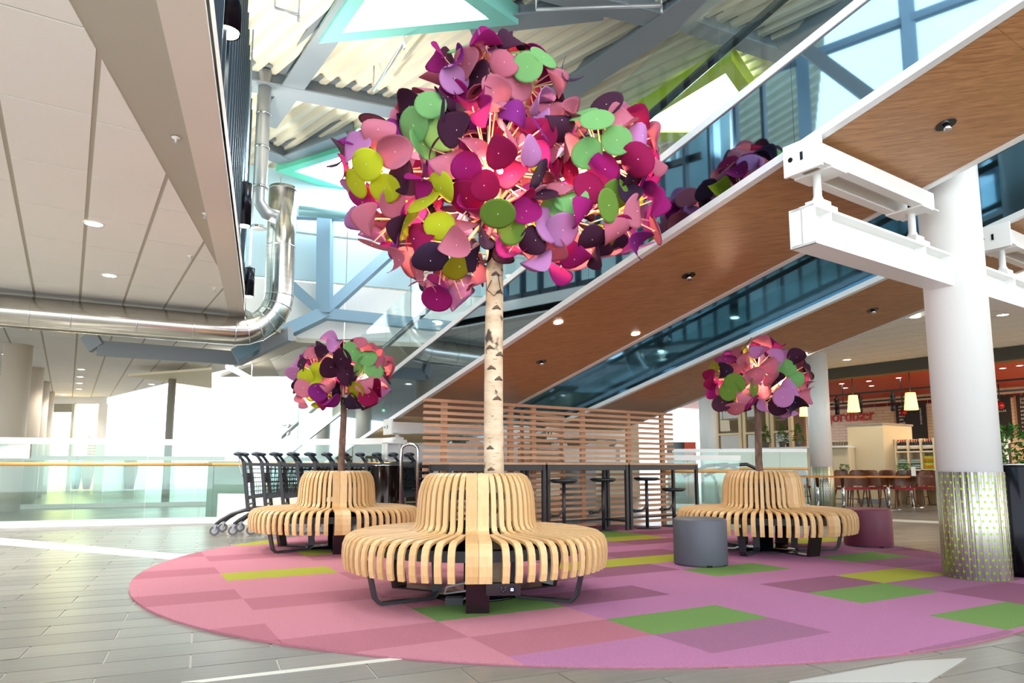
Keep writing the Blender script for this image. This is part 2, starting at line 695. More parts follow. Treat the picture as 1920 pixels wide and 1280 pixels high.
def rbeam(p, q, w=0.26, h=0.32, z=RZ, m=grey_steel, tname='beam'):
    BN[0] += 1
    z += 0.008 * BN[0]
    h -= 0.016 * BN[0] * 0.4
    a, b = gz(p[0], p[1], z), gz(q[0], q[1], z)
    d = (b - a).normalized()
    s = Vector((d.y, -d.x, 0))
    mb = MB()
    mb.beam(a + Vector((0, 0, -0.0)), b, w, 0.03)
    mb.beam(a + Vector((0, 0, h / 2)), b + Vector((0, 0, h / 2)), 0.04, h)
    mb.beam(a + Vector((0, 0, h)), b + Vector((0, 0, h)), w, 0.03)
    return mb.build(tname, m, roof)


rbeam((860, 310), (1420, -70), 0.5, 0.42)
rbeam((1000, -20), (1240, 40), 0.34, 0.36)
rbeam((470, 160), (860, 235), 0.4, 0.34)
rbeam((500, 235), (690, -40), 0.36, 0.34)
rbeam((880, 52), (1130, 22), 0.36, 0.36)
rbeam((490, 285), (535, 303), 0.4, 0.34)
rbeam((535, 303), (660, 256), 0.4, 0.34)
rbeam((1250, 35), (1520, 125), 0.3, 0.36)
rbeam((1460, 100), (1700, -40), 0.3, 0.36)


def skylight(outer, inner, colr, mname, label):
    z = RZ - 0.06
    O = [gz(p[0], p[1], z) for p in outer]
    I = [gz(p[0], p[1], z) for p in inner]
    t = thing('skylight', label, 'skylight', (sum(O, Vector()) / 3))
    m = M(mname, colr, 0.5)
    mb = MB()
    n = 3
    vz = Vector((0, 0, 0.30))
    mb.v += [tuple(v) for v in O + I + [v + vz for v in O] + [v + vz for v in I]]
    for i in range(3):
        j = (i + 1) % 3
        mb.face([i, j, 3 + j, 3 + i])
        mb.face([6 + i, 6 + j, 9 + j, 9 + i])
        mb.face([i, j, 6 + j, 6 + i])
        mb.face([3 + i, 3 + j, 9 + j, 9 + i])
    mb.build('frame', m, t, True)
    mb = MB()
    mb.slab([v + Vector((0, 0, 0.06)) for v in I], 0.02)
    mb.build('pane', SKYLT, t, True)
    return t


skylight([(598, 82), (972, 46), (732, -118)], [(641, 62), (917, 36), (749, -90)], (126, 200, 188), 'aqua_frame',
         'triangular skylight in a wide aqua frame above the birch tree crown')
skylight([(517, 321), (800, 233), (800, 415)], [(552, 321), (770, 253), (770, 392)], (96, 196, 160), 'sea_green_frame',
         'triangular skylight in a sea green frame beside the shiny duct')
skylight([(1372, 112), (1120, 266), (1474, 262)], [(1360, 138), (1178, 248), (1438, 248)], (186, 208, 30), 'lime_frame',
         'triangular skylight in a lime green frame above the walkway glass')
# thin sprinkler pipes under the deck
for k, (p, q) in enumerate((((700, 170), (758, 78)), ((1005, 18), (1240, 10)), ((515, 15), (560, 28)))):
    a, b = gz(p[0], p[1], RZ - 0.15), gz(q[0], q[1], RZ - 0.15)
    mb = MB()
    mb.tube([a, b], 0.025, 8)
    mb.tube([b, b + Vector((0, 0, 0.5))], 0.012, 6)
    mb.tube([a, a + Vector((0, 0, 0.5))], 0.012, 6)
    mb.tube([b, b - Vector((0, 0, 0.12))], 0.02, 6)
    tag(mb.build('sprinkler_pipe', pipe_grey), ('thin sprinkler pipe under the corrugated deck behind the birch crown',
                                                 'thin sprinkler pipe along the large grey roof beam',
                                                 'short sprinkler branch beside the tall grey pipe')[k], 'pipe')

# ------------------------------------------------------------------ back wall with steel bracing
wd = Vector((0.934, 0.358, 0))
w0 = Vector((-6.6, 14.4, 0))
panel_m = M('pale_blue_cladding', (188, 214, 222), 0.5)
wall_b = thing('wall_back', 'pale blue panelled upper back wall with steel bracing', 'wall', w0)
struct(wall_b)


def wp(t, z, out=0.0):
    n = Vector((wd.y, -wd.x, 0))
    return w0 + wd * t + n * out + Vector((0, 0, z))


for k in range(8):
    for (z0, z1, m_) in ((3.75, 5.05, white), (5.1, 6.15, panel_m), (6.2, 7.6, panel_m)):
        mb = MB()
        mb.hexa([wp(k * 1.5 + 0.01, z0), wp(k * 1.5 + 1.49, z0), wp(k * 1.5 + 1.49, z0, -0.1), wp(k * 1.5 + 0.01, z0, -0.1),
                 wp(k * 1.5 + 0.01, z1), wp(k * 1.5 + 1.49, z1), wp(k * 1.5 + 1.49, z1, -0.1), wp(k * 1.5 + 0.01, z1, -0.1)])
        mb.build('cladding_panel', m_, wall_b, True)


def wallhit(x, y, out=0.45):
    n = Vector((wd.y, -wd.x, 0))
    r = ray(x, y)
    t = (w0 + n * out - EYE).dot(n) / r.dot(n)
    return EYE + r * t


frame_t = thing('steel_bracing', 'blue-grey steel column and diagonal braces before the back wall', 'bracing', wallhit(612, 590))
for p, q, w_ in (((610, 395), (608, 588), 0.3), ((610, 585), (830, 385), 0.22), ((608, 590), (520, 512), 0.22), ((605, 588), (930, 622), 0.24), ((612, 586), (440, 668), 0.26), ((545, 400), (905, 418), 0.2)):
    MB().beam(wallhit(*p), wallhit(*q), w_, w_, (0, -1, 0)).build('brace', blue_steel, frame_t, True)
# grey downstand frame around the opening in the lower ceiling
fr = thing('ceiling_frame', 'grey downstand frame hanging under the ceiling behind the duct', 'frame', gz(300, 660, CZ - 0.15))
cor = [gz(165, 626, CZ - 0.02), gz(182, 652, CZ - 0.3), gz(448, 672, CZ - 0.3), gz(545, 625, CZ - 0.02)]
for a, b in zip(cor[:-1], cor[1:]):
    MB().beam(a, b, 0.12, 0.3).build('downstand', M('downstand_grey', (150, 156, 164), 0.5), fr, True)

# ------------------------------------------------------------------ ducts, pipes, spotlights
du = [gz(-60, 577, 3.27), gz(0, 582, 3.27), gz(440, 620, 3.27)]
turn = gz(500, 625, 3.27)
vert = gy(528, 520, turn.y + 0.1)
R_D = 0.25
pts = list(du)
c0 = du[-1]
up0 = Vector((c0.x + 0.62, c0.y + 0.34, 0))
for k in range(1, 7):
    a = k / 6 * PI / 2
    hor = Vector((up0.x - c0.x, up0.y - c0.y, 0))
    pts.append(c0 + hor * math.sin(a) + Vector((0, 0, 0.7 * (1 - math.cos(a)))))
top = pts[-1].copy()
pts += [top + Vector((0, 0, 0.9)), top + Vector((0, 0, 2.0))]
dt = thing('ventilation_duct', 'shiny steel duct running under the white soffit and turning up', 'duct', du[1])
mb = MB()
mb.tube(pts, R_D, 28)
mb.build('duct_tube', duct_steel, dt, True)
seams = []
L = (du[2] - du[1])
for f_ in (0.12, 0.28, 0.55, 0.80):
    seams.append((du[1] + L * f_, L.normalized()))
for k in range(2, 9):
    seams.append((pts[k], (pts[min(k + 1, len(pts) - 1)] - pts[k - 1]).normalized()))
seams.append((top + Vector((0, 0, 0.9)), Vector((0, 0, 1))))
seams.append((top + Vector((0, 0, 1.95)), Vector((0, 0, 1))))
for p, d in seams:
    mb = MB()
    mb.tube([p - d * 0.008, p + d * 0.008], R_D + 0.006, 28)
    mb.build('seam_ring', chrome, dt, True)
pp = gy(495, 200, 11.2)
mb = MB()
zb = gy(495, 380, 11.2).z
mb.tube([(pp.x + 0.28, pp.y + 0.1, zb - 0.22), (pp.x + 0.1, pp.y + 0.05, zb - 0.16), (pp.x, pp.y, zb), (pp.x, pp.y, RZ + 0.3)], 0.11, 20)
tp = thing('drain_pipe', 'tall grey pipe rising to the roof beside the fins', 'pipe', (pp.x, pp.y, zb))
mb.build('pipe_tube', pipe_grey, tp, True)
for z in (4.9, 5.6, 6.3, 6.9):
    mb = MB()
    mb.tube([(pp.x, pp.y, z), (pp.x, pp.y, z + 0.04)], 0.122, 20)
    mb.build('clamp', chrome, tp, True)
mb = MB()
mb.tube([gy(560, 395, 14.2), gy(900, 425, 15.6)], 0.11, 14)
tag(mb.build('wall_pipe', M('pipe_blue', (150, 196, 206), 0.3, 0.3)), 'thick pale blue pipe running along the back wall', 'pipe')

for k, (x, y0, y1, Y, r, lab) in enumerate(((428, -60, 62, 5.6, 0.115, 'large black cylinder spotlight hanging above the soffit edge'),
                                            (459, 345, 424, 9.6, 0.095, 'black cylinder spotlight hanging level with the duct top'),
                                            (467, 503, 556, 11.4, 0.085, 'black cylinder spotlight hanging beside the duct elbow'),
                                            (1842, 556, 570, 9.0, 0.06, 'small black cylinder spotlight beside the large white column'))):
    a, b = gy(x, y1, Y), gy(x, y0, Y)
    a.x = b.x = (a.x + b.x) / 2
    t = thing('cylinder_spotlight', lab, 'spotlight', a)
    mb = MB()
    mb.lathe([(r * 0.9, 0.03), (r, 0.0), (r, b.z - a.z), (r * 0.4, b.z - a.z + 0.02), (0.0001, b.z - a.z + 0.02)], 24)
    mb.build('housing', M('black_anodised', (30, 34, 44), 0.25, 0.6), t)
    mb = MB()
    mb.tube([(0, 0, b.z - a.z), (0, 0, max(b.z - a.z + 0.3, (RZ if k < 3 else CZ) - a.z))], 0.012, 6)
    mb.build('hanger', grey_steel, t)
    mb = MB()
    mb.lathe([(0.0001, 0.0), (r * 0.86, 0.0), (r * 0.86, 0.025), (0.0001, 0.025)], 20)
    mb.build('lens', LAMPW, t)
    light('up_fill_beam', 'SPOT', b + Vector((0, 0, 0.05)), (170, 190, 190, 8)[k], (1, 0.95, 0.86), 0.08, (PI, 0, 0), t, 2.4)  # upward fill added to brighten the deck above
    light('spot_beam', 'SPOT', a - Vector((0, 0, 0.03)), 40, (1, 0.95, 0.85), 0.08, (0, 0, 0), t, 1.3)

# recessed ceiling downlights
dl_me = MB().lathe([(0.0001, -0.004), (0.085, -0.004), (0.085, 0.0), (0.0001, 0.0)], 20).mesh('lens', M('downlight_lens', (255, 250, 238), 0.4, emit=6.0))
rim_me = MB().lathe([(0.085, 0.0), (0.088, -0.008), (0.105, -0.008), (0.108, 0.0)], 20).mesh('rim', white)
spots = [(176, 419), (152, 692), (150, 706), (149, 718), (148, 729), (118, 739), (121, 753), (296, 664), (284, 720), (12, 664), (822, 722), (1716, 594), (1588, 674), (1880, 590), (775, 738)]
for k, (x, y) in enumerate(spots):
    p = gz(x, y, CZ - 0.008)
    if x in (822, 775):
        p = gz(x - 130, y - 62, CZ - 0.008)
    t = thing('ceiling_downlight', 'round recessed downlight glowing white in the %s' % ('wide white soffit tiles' if k == 0 else 'tiled ceiling'), 'downlight', p,
              0, 'ceiling downlights' if k else None)
    place('lens', dl_me, t)
    place('rim', rim_me, t)
    light('downlight_beam', 'SPOT', p - Vector((0, 0, 0.03)), 55, (1, 0.93, 0.82), 0.08, (0, 0, 0), t, 2.2)

# extra downlights added over the concourse to brighten the soffit by floor bounce
for k, (x, y) in enumerate(((-5.2, 6.0), (-5.6, 9.4), (-8.2, 5.0), (-8.4, 8.2), (-7.4, 11.2))):
    t = thing('ceiling_downlight', 'added fill downlight in the soffit over the bare concourse floor', 'downlight', (x, y, CZ - 0.008), 0, 'added fill downlights over the concourse')
    place('lens', dl_me, t)
    place('rim', rim_me, t)
    light('downlight_beam', 'SPOT', (x, y, CZ - 0.04), 230, (1, 0.96, 0.90), 0.1, (0, 0, 0), t, 2.4)
# sprinkler heads in the white soffit
for k, (x, y) in enumerate(((330, 258), (385, 400), (357, 480), (403, 540))):
    p = gz(x, y, CZ - 0.008)
    t = thing('fire_sprinkler', 'tiny white sprinkler head in the white tiled soffit', 'sprinkler', p, 0, 'soffit sprinkler heads')
    mb = MB()
    mb.lathe([(0.035, 0.0), (0.03, -0.008), (0.008, -0.012), (0.008, -0.045), (0.0001, -0.046)], 14)
    mb.build('body', white, t)
    mb = MB()
    mb.lathe([(0.02, -0.05), (0.022, -0.046), (0.0001, -0.045)], 12)
    mb.build('deflector', chrome, t)

# ------------------------------------------------------------------ moving walkways
oak = bpy.data.materials.new('oak_veneer')
MATS['oak_veneer'] = oak
oak.use_nodes = True
nt = oak.node_tree
b_ = nt.nodes['Principled BSDF']
b_.inputs['Roughness'].default_value = 0.38
tc = nt.nodes.new('ShaderNodeTexCoord')
mp = nt.nodes.new('ShaderNodeMapping')
mp.inputs['Rotation'].default_value = (0, 0, math.radians(-34.4))
mp.inputs['Scale'].default_value = (1.2, 14, 1.2)
nz = nt.nodes.new('ShaderNodeTexNoise')
nz.inputs['Scale'].default_value = 3.0
nz.inputs['Detail'].default_value = 8
nz.inputs['Distortion'].default_value = 1.2
cr = nt.nodes.new('ShaderNodeValToRGB')
cr.color_ramp.elements[0].position = 0.3
cr.color_ramp.elements[0].color = (*lin((146, 98, 58)), 1)
cr.color_ramp.elements[1].position = 0.7
cr.color_ramp.elements[1].color = (*lin((186, 136, 90)), 1)
nt.links.new(tc.outputs['Object'], mp.inputs['Vector'])
nt.links.new(mp.outputs['Vector'], nz.inputs['Vector'])
nt.links.new(nz.outputs['Fac'], cr.inputs['Fac'])
nt.links.new(cr.outputs['Color'], b_.inputs['Base Color'])
mirror = M('tinted_mirror_cladding', (150, 172, 186), 0.03, 1.0)
mirror2 = M('dark_mirror_cladding', (92, 120, 138), 0.04, 1.0)
edge_m = M('white_edge_trim', (236, 238, 240), 0.25, 0.3)
S_TOP, S_BOT = -9.5, 14.1


def walkway(wa, wb, label, clad, seed):
    t = thing('moving_walkway', label, 'walkway', fl(S_BOT, (wa + wb) / 2))
    SPL = 6.75

    def quad(s0, s1, a, b, u0, u1):
        return [rp(s0, a, u0), rp(s0, b, u0), rp(s1, b, u0), rp(s1, a, u0), rp(s0, a, u1), rp(s0, b, u1), rp(s1, b, u1), rp(s1, a, u1)]
    n = 8
    edges = [S_TOP + (SPL - S_TOP) * k / n for k in range(n + 1)]
    for k in range(n):
        MB().hexa(quad(edges[k] + (0.002 if k else 0), edges[k + 1], wa + 0.03, wb - 0.03, 0.0, 0.05)).build('soffit_panel', oak, t, True)
    MB().hexa(quad(SPL, S_BOT, wa + 0.03, wb - 0.03, 0.0, 0.05)).build('lower_soffit', M('tan_soffit', (226, 204, 166), 0.5), t, True)
    MB().hexa(quad(S_TOP, S_BOT, wa + 0.05, wb - 0.05, 0.06, 0.70)).build('truss_core', grey_steel, t, True)
    for w_ in (wa, wb):
        sg = 1 if w_ == wb else -1
        for k in range(10):
            s0 = S_TOP + (S_BOT - S_TOP) * k / 10
            s1 = S_TOP + (S_BOT - S_TOP) * (k + 1) / 10 - 0.003
            MB().hexa(quad(s0, s1, w_ - 0.02, w_ + 0.02, 0.05, 0.72)).build('side_panel', clad, t, True)
        MB().hexa(quad(S_TOP, S_BOT, w_ - 0.035, w_ + 0.035, -0.012, 0.05)).build('edge_trim', edge_m, t, True)
        MB().hexa(quad(S_TOP, S_BOT, w_ - 0.035, w_ + 0.035, 0.72, 0.79)).build('edge_trim', edge_m, t, True)
        wi = w_ - sg * 0.02
        for k in range(14):
            s0 = S_TOP + (S_BOT - S_TOP) * k / 14
            s1 = S_TOP + (S_BOT - S_TOP) * (k + 1) / 14 - 0.012
            g = MB().hexa(quad(s0, s1, wi - 0.006, wi + 0.006, 0.79, 1.88)).build('glass_panel', glass_clear, t, True)
            if k % 2:
                for u in (1.25, 1.42):
                    mb = MB()
                    mb.beam(rp(s0 - 0.07, wi, u), rp(s0 + 0.07, wi, u), 0.05, 0.05)
                    mb.build('clamp', chrome, t, True)
        mb = MB()
        w2 = wi - sg * 0.16
        mb.tube([rp(S_TOP, w2, 1.45), rp(S_BOT, w2, 1.45)], 0.04, 10)
        mb.build('handrail', black_gloss, t, True)
    return t


wk1 = walkway(0.0, 1.6, 'inclined walkway with oak soffit passing over the slatted screen, nearer the birch tree', mirror, 1)
wk2 = walkway(3.18, 4.81, 'inclined walkway with oak soffit over the bar tables, on the cafe side', mirror2, 2)
# lamps in the soffits
for wk, w_, s_, lit in ((wk1, 0.2, 3.08, 1), (wk1, 1.4, 3.08, 1), (wk2, 3.475, 2.99, 1), (wk2, 4.686, 2.95, 1),
                        (wk1, 0.8, -0.757, 0), (wk1, 0.8, 1.705, 0), (wk1, 0.8, 4.2, 0), (wk2, 4.04, 1.56, 0), (wk1, 0.2, 7.33, 1)):
    p = rp(s_, w_, 0)
    nrm = Vector((-RM * RH.x, -RM * RH.y, 1)).normalized()
    mb = MB()
    mb.tube([p - nrm * 0.006, p + nrm * 0.004], 0.05 if lit else 0.07, 20)
    mb.build('downlight' if lit else 'spot_recess', LAMPW if lit else black_gloss, wk, True)
    if lit:
        light('soffit_lamp', 'SPOT', p - nrm * 0.04, 25, (1, 0.85, 0.62), 0.05, (0, 0, 0), wk, 2.0)
    else:
        mb = MB()
        mb.tube([p - nrm * 0.05, p - nrm * 0.004], 0.025, 10)
        mb.build('sprinkler_head', chrome, wk, True)

# ------------------------------------------------------------------ columns and cantilever beams
sleeve = bpy.data.materials.new('dotted_steel_sleeve')
sleeve.use_nodes = True
nt = sleeve.node_tree
b_ = nt.nodes['Principled BSDF']
b_.inputs['Roughness'].default_value = 0.34
b_.inputs['Anisotropic'].default_value = 0.95
b_.inputs['Anisotropic Rotation'].default_value = 0.25
tg = nt.nodes.new('ShaderNodeTangent')
tg.direction_type = 'RADIAL'
tg.axis = 'Z'
nt.links.new(tg.outputs[0], b_.inputs['Tangent'])
tc = nt.nodes.new('ShaderNodeTexCoord')
sep = nt.nodes.new('ShaderNodeSeparateXYZ')
nt.links.new(tc.outputs['Object'], sep.inputs[0])


def mth(op, a, b=None, v=None):
    n = nt.nodes.new('ShaderNodeMath')
    n.operation = op
    for i, q in enumerate((a, b)):
        if q is None:
            continue
        if isinstance(q, (int, float)):
            n.inputs[i].default_value = q
        else:
            nt.links.new(q, n.inputs[i])
    return n.outputs[0]


ang = mth('ARCTAN2', sep.outputs['Y'], sep.outputs['X'])
uu = mth('MULTIPLY', ang, 30 / (2 * PI))
vv = mth('MULTIPLY', sep.outputs['Z'], 19.0)
row = mth('FLOOR', vv)
odd = mth('MULTIPLY', mth('MODULO', row, 2.0), 0.5)
fu = mth('SUBTRACT', mth('FRACT', mth('ADD', uu, odd)), 0.5)
fv = mth('SUBTRACT', mth('FRACT', vv), 0.5)
dd = mth('SQRT', mth('ADD', mth('MULTIPLY', fu, fu), mth('MULTIPLY', fv, fv)))
dot = mth('LESS_THAN', dd, 0.2)
mx = nt.nodes.new('ShaderNodeMix')
mx.data_type = 'RGBA'
mx.inputs[6].default_value = (*lin((205, 203, 198)), 1)
mx.inputs[7].default_value = (*lin((150, 200, 40)), 1)
nt.links.new(dot, mx.inputs[0])
nt.links.new(mx.outputs[2], b_.inputs['Base Color'])
met = mth('SUBTRACT', 1.0, dot)
nt.links.new(met, b_.inputs['Metallic'])
nzs = nt.nodes.new('ShaderNodeTexNoise')
nzs.inputs['Scale'].default_value = 1.0
mps = nt.nodes.new('ShaderNodeMapping')
mps.inputs['Scale'].default_value = (30, 30, 0.25)
nt.links.new(tc.outputs['Object'], mps.inputs['Vector'])
nt.links.new(mps.outputs['Vector'], nzs.inputs['Vector'])
bps = nt.nodes.new('ShaderNodeBump')
bps.inputs['Strength'].default_value = 0.9
bps.inputs['Distance'].default_value = 0.03
nt.links.new(nzs.outputs['Fac'], bps.inputs['Height'])
nt.links.new(bps.outputs['Normal'], b_.inputs['Normal'])


def column(x, y, r, ztop, zs, label, slv=True, m=steel_w):
    t = thing('column', label, 'column', (x, y, 0))
    mb = MB()
    mb.lathe([(r, 0.0 if not slv else zs), (r, ztop)], 48)
    mb.build('shaft', m, t)
    if slv:
        mb = MB()
        mb.lathe([(r + 0.012, 0.0), (r + 0.012, zs), (r - 0.01, zs)], 64)
        mb.build('steel_sleeve', sleeve, t)
    return t


COLX, COLY = 3.99, 6.10
column(COLX, COLY, 0.245, RZ, 0.905, 'large white round column with green dotted steel sleeve standing on the rug')
c2 = gz(1552, 953)
column(c2.x, c2.y + 0.2, 0.245, CZ, 0.95, 'white round column with dotted steel sleeve beside the cafe chairs')
c3 = rw(1328, 800, sw(c2)[1] + 0.1)
column(c3.x, c3.y, 0.24, CZ, 0.95, 'white round column behind the glass balustrade by the cafe windows', False)
for k, (x, Y, lab) in enumerate(((22, 15.0, 'thick round column nearest the shiny duct'), (52, 18.5, 'cream round column lit by a downlight'),
                                 (68, 21.5, 'third pale round column in the row toward the shop'), (81, 24.5, 'pale round column beside the shop front'))):
    p = gy(x, 800, Y)
    column(p.x, p.y, 0.27, CZ - 0.005, 0, lab, False, M('warm_column', (214, 200, 182), 0.6))
p = gy(318, 800, 19.0)
mb = MB()
mb.tube([(p.x, p.y, 0), (p.x, p.y, CZ)], 0.1, 16)
tag(mb.build('steel_post', M('post_grey', (150, 148, 138), 0.5)), 'slim grey steel post standing behind the left glass balustrade', 'post')
for x, Y, lab in ((1085, 16.5, 'broad grey column seen under the walkways'),):
    p = gy(x, 760, Y)
    column(p.x, p.y, 0.38, 3.4, 0, lab, False, M('grey_column', (186, 196, 204), 0.6))  # plain blue-grey column colour


def cantilever(s_, w_col, z0, label, col_r=0.24):
    """I-beam crossing at the column with a bearing and a hanger frame at each walkway"""
    base = fl(s_, w_col, z0)
    t = thing('cantilever_beam', label, 'beam', base)

    def P(w, z):
        v = fl(s_, w)
        return Vector((v.x, v.y, z))
    hgt, wid = 0.27, 0.2
    lo, hi = -0.12, 5.0
    for a, b in ((lo, w_col - col_r + 0.02), (w_col + col_r - 0.02, hi)):
        mb = MB()
        mb.beam(P(a, z0), P(b, z0), wid, 0.02)
        mb.beam(P(a, z0 + hgt), P(b, z0 + hgt), wid, 0.02)
        mb.beam(P(a, z0 + hgt / 2), P(b, z0 + hgt / 2), 0.016, hgt)
        mb.build('beam_web', steel_w, t, True)
    mb = MB()
    mb.beam(P(lo, z0 + hgt / 2), P(lo + 0.015, z0 + hgt / 2), wid, hgt + 0.02)
    mb.build('end_plate', steel_w, t, True)
    for w_ in (0.1, 1.5, 3.3, 4.7):
        mb = MB()
        mb.beam(P(w_ - 0.008, z0 + hgt / 2), P(w_ + 0.008, z0 + hgt / 2), wid - 0.01, hgt)
        mb.build('stiffener', steel_w, t, True)
        zt = rp(s_, w_, 0).z
        mb = MB()
        mb.beam(P(w_ - 0.12, z0 + hgt + 0.03), P(w_ + 0.12, z0 + hgt + 0.03), 0.16, 0.05)
        mb.beam(P(w_ - 0.07, z0 + hgt + 0.07), P(w_ + 0.07, z0 + hgt + 0.07), 0.12, 0.05)
        mb.lathe([(0.05, 0), (0.03, 0.05), (0.03, zt - 0.2 - (z0 + hgt + 0.09))], 16, tuple(P(w_, z0 + hgt + 0.09)))
        mb.build('bearing', steel_w, t, True)
    for a, b in ((-0.1, 1.72), (3.1, 4.9)):
        zt = rp(s_, 0, 0).z - 0.01
        mb = MB()
        for off in (-0.11, 0.11):
            v = RH * off
            mb.beam(P(a + 0.05, zt - 0.1) + v, P(b - 0.05, zt - 0.1) + v, 0.012, 0.17)
            mb.beam(P(a + 0.05, zt - 0.18) + v, P(b - 0.05, zt - 0.18) + v, 0.08, 0.012)
        for w_ in (a + 0.25, b - 0.25):
            mb.beam(P(w_ - 0.1, zt - 0.19), P(w_ + 0.1, zt - 0.19), 0.3, 0.015)
        mb.build('hanger_channel', steel_w, t, True)
        mb = MB()
        mb.beam(P(a + 0.02, zt - 0.09), P(a + 0.045, zt - 0.09), 0.3, 0.24)
        hp = mb.build('channel_plate', steel_w, t, True)
        mb = MB()
        c = P(a + 0.014, zt - 0.09)
        mb.tube([c + RH * 0.09, c + RH * 0.09 + RN * 0.01], 0.018, 12)
        mb.beam(c - RN * 0.0, c + RN * 0.01, 0.02, 0.06)
        mb.build('bolt_hole', black_gloss, t, True)
    return t


zc = gy(1440, 450, 4.7).z
cantilever(-0.15, sw((COLX, COLY))[1], zc, 'white steel cantilever beam welded to the large column under the walkways')
zc2 = rp(7.0).z - 0.62
cantilever(7.0, 2.3, zc2, 'white steel cantilever beam under the walkways behind the slatted screen', 0.3)
column(*[fl(7.0, 2.3)[i] for i in (0, 1)], 0.3, zc2 + 0.6, 0, 'white column carrying the walkways behind the slatted screen', False)

# ------------------------------------------------------------------ round benches of bent wood slats
slat_m = [M('bent_ash_%d' % i, c, 0.42, var=0.12, scale=5, stretch=(12, 12, 1.2)) for i, c in enumerate(((208, 168, 116), (200, 158, 106), (214, 176, 126)))]
PROF = [(0.300, 0.80), (0.303, 0.858), (0.318, 0.885), (0.344, 0.888), (0.381, 0.868), (0.414, 0.815), (0.433, 0.745), (0.441, 0.665), (0.445, 0.58), (0.450, 0.528), (0.468, 0.496),
        (0.515, 0.481), (0.70, 0.475), (0.86, 0.472), (0.92, 0.462), (0.957, 0.435), (0.974, 0.39), (0.978, 0.33), (0.974, 0.27), (0.962, 0.225)]
TB = 0.020


def slat_mesh(dang, wa_, wb_, start, m):
    """ribbon along PROF from index start; swings sideways by dang between back and seat"""
    mb = MB()
    pr = PROF[start:]
    rings = []
    for i, (r, z) in enumerate(pr):
        a = pr[max(0, i - 1)]
        b = pr[min(len(pr) - 1, i + 1)]
        d = Vector((b[0] - a[0], b[1] - a[1])).normalized()
        nrm = Vector((-d.y, d.x))
        gi = i + start
        f_ = min(1, max(0, (gi - 8) / 5.0))
        f_ = f_ * f_ * (3 - 2 * f_)
        ang_ = dang * f_
        hw = (wa_ * (1 - f_) + wb_ * f_) / 2
        if gi < 4:
            hw *= 0.92
        ct, st = math.cos(ang_), math.sin(ang_)
        ring = []
        for sn, sl in ((0, -1), (0, 1), (-TB, 1), (-TB, -1)):
            rr = r + nrm.x * sn
            zz = z + nrm.y * sn
            x, y = rr, sl * hw
            ring.append((x * ct - y * st, x * st + y * ct, zz))
        rings.append(ring)
    n0 = len(mb.v)
    for rg in rings:
        mb.v += rg
    for i in range(len(rings) - 1):
        for k in range(4):
            k2 = (k + 1) % 4
            mb.face([n0 + i * 4 + k, n0 + i * 4 + k2, n0 + (i + 1) * 4 + k2, n0 + (i + 1) * 4 + k])
    mb.face([n0, n0 + 1, n0 + 2, n0 + 3])
    e = n0 + (len(rings) - 1) * 4
    mb.face([e + 3, e + 2, e + 1, e])
    return mb.mesh('slat', m)


D25 = math.radians(2.5)
SL_A = [slat_mesh(0.0, 0.0355, 0.045, 0, m) for m in slat_m]
SL_B = [slat_mesh(D25, 0.0355, 0.045, 0, m) for m in slat_m]
SL_S = [slat_mesh(0.0, 0.0355, 0.045, 11, m) for m in slat_m]
SL_W = [slat_mesh(0.0, 0.078, 0.084, 0, m) for m in slat_m]
panel_blk = M('dark_lacquer', (34, 18, 26), 0.2)


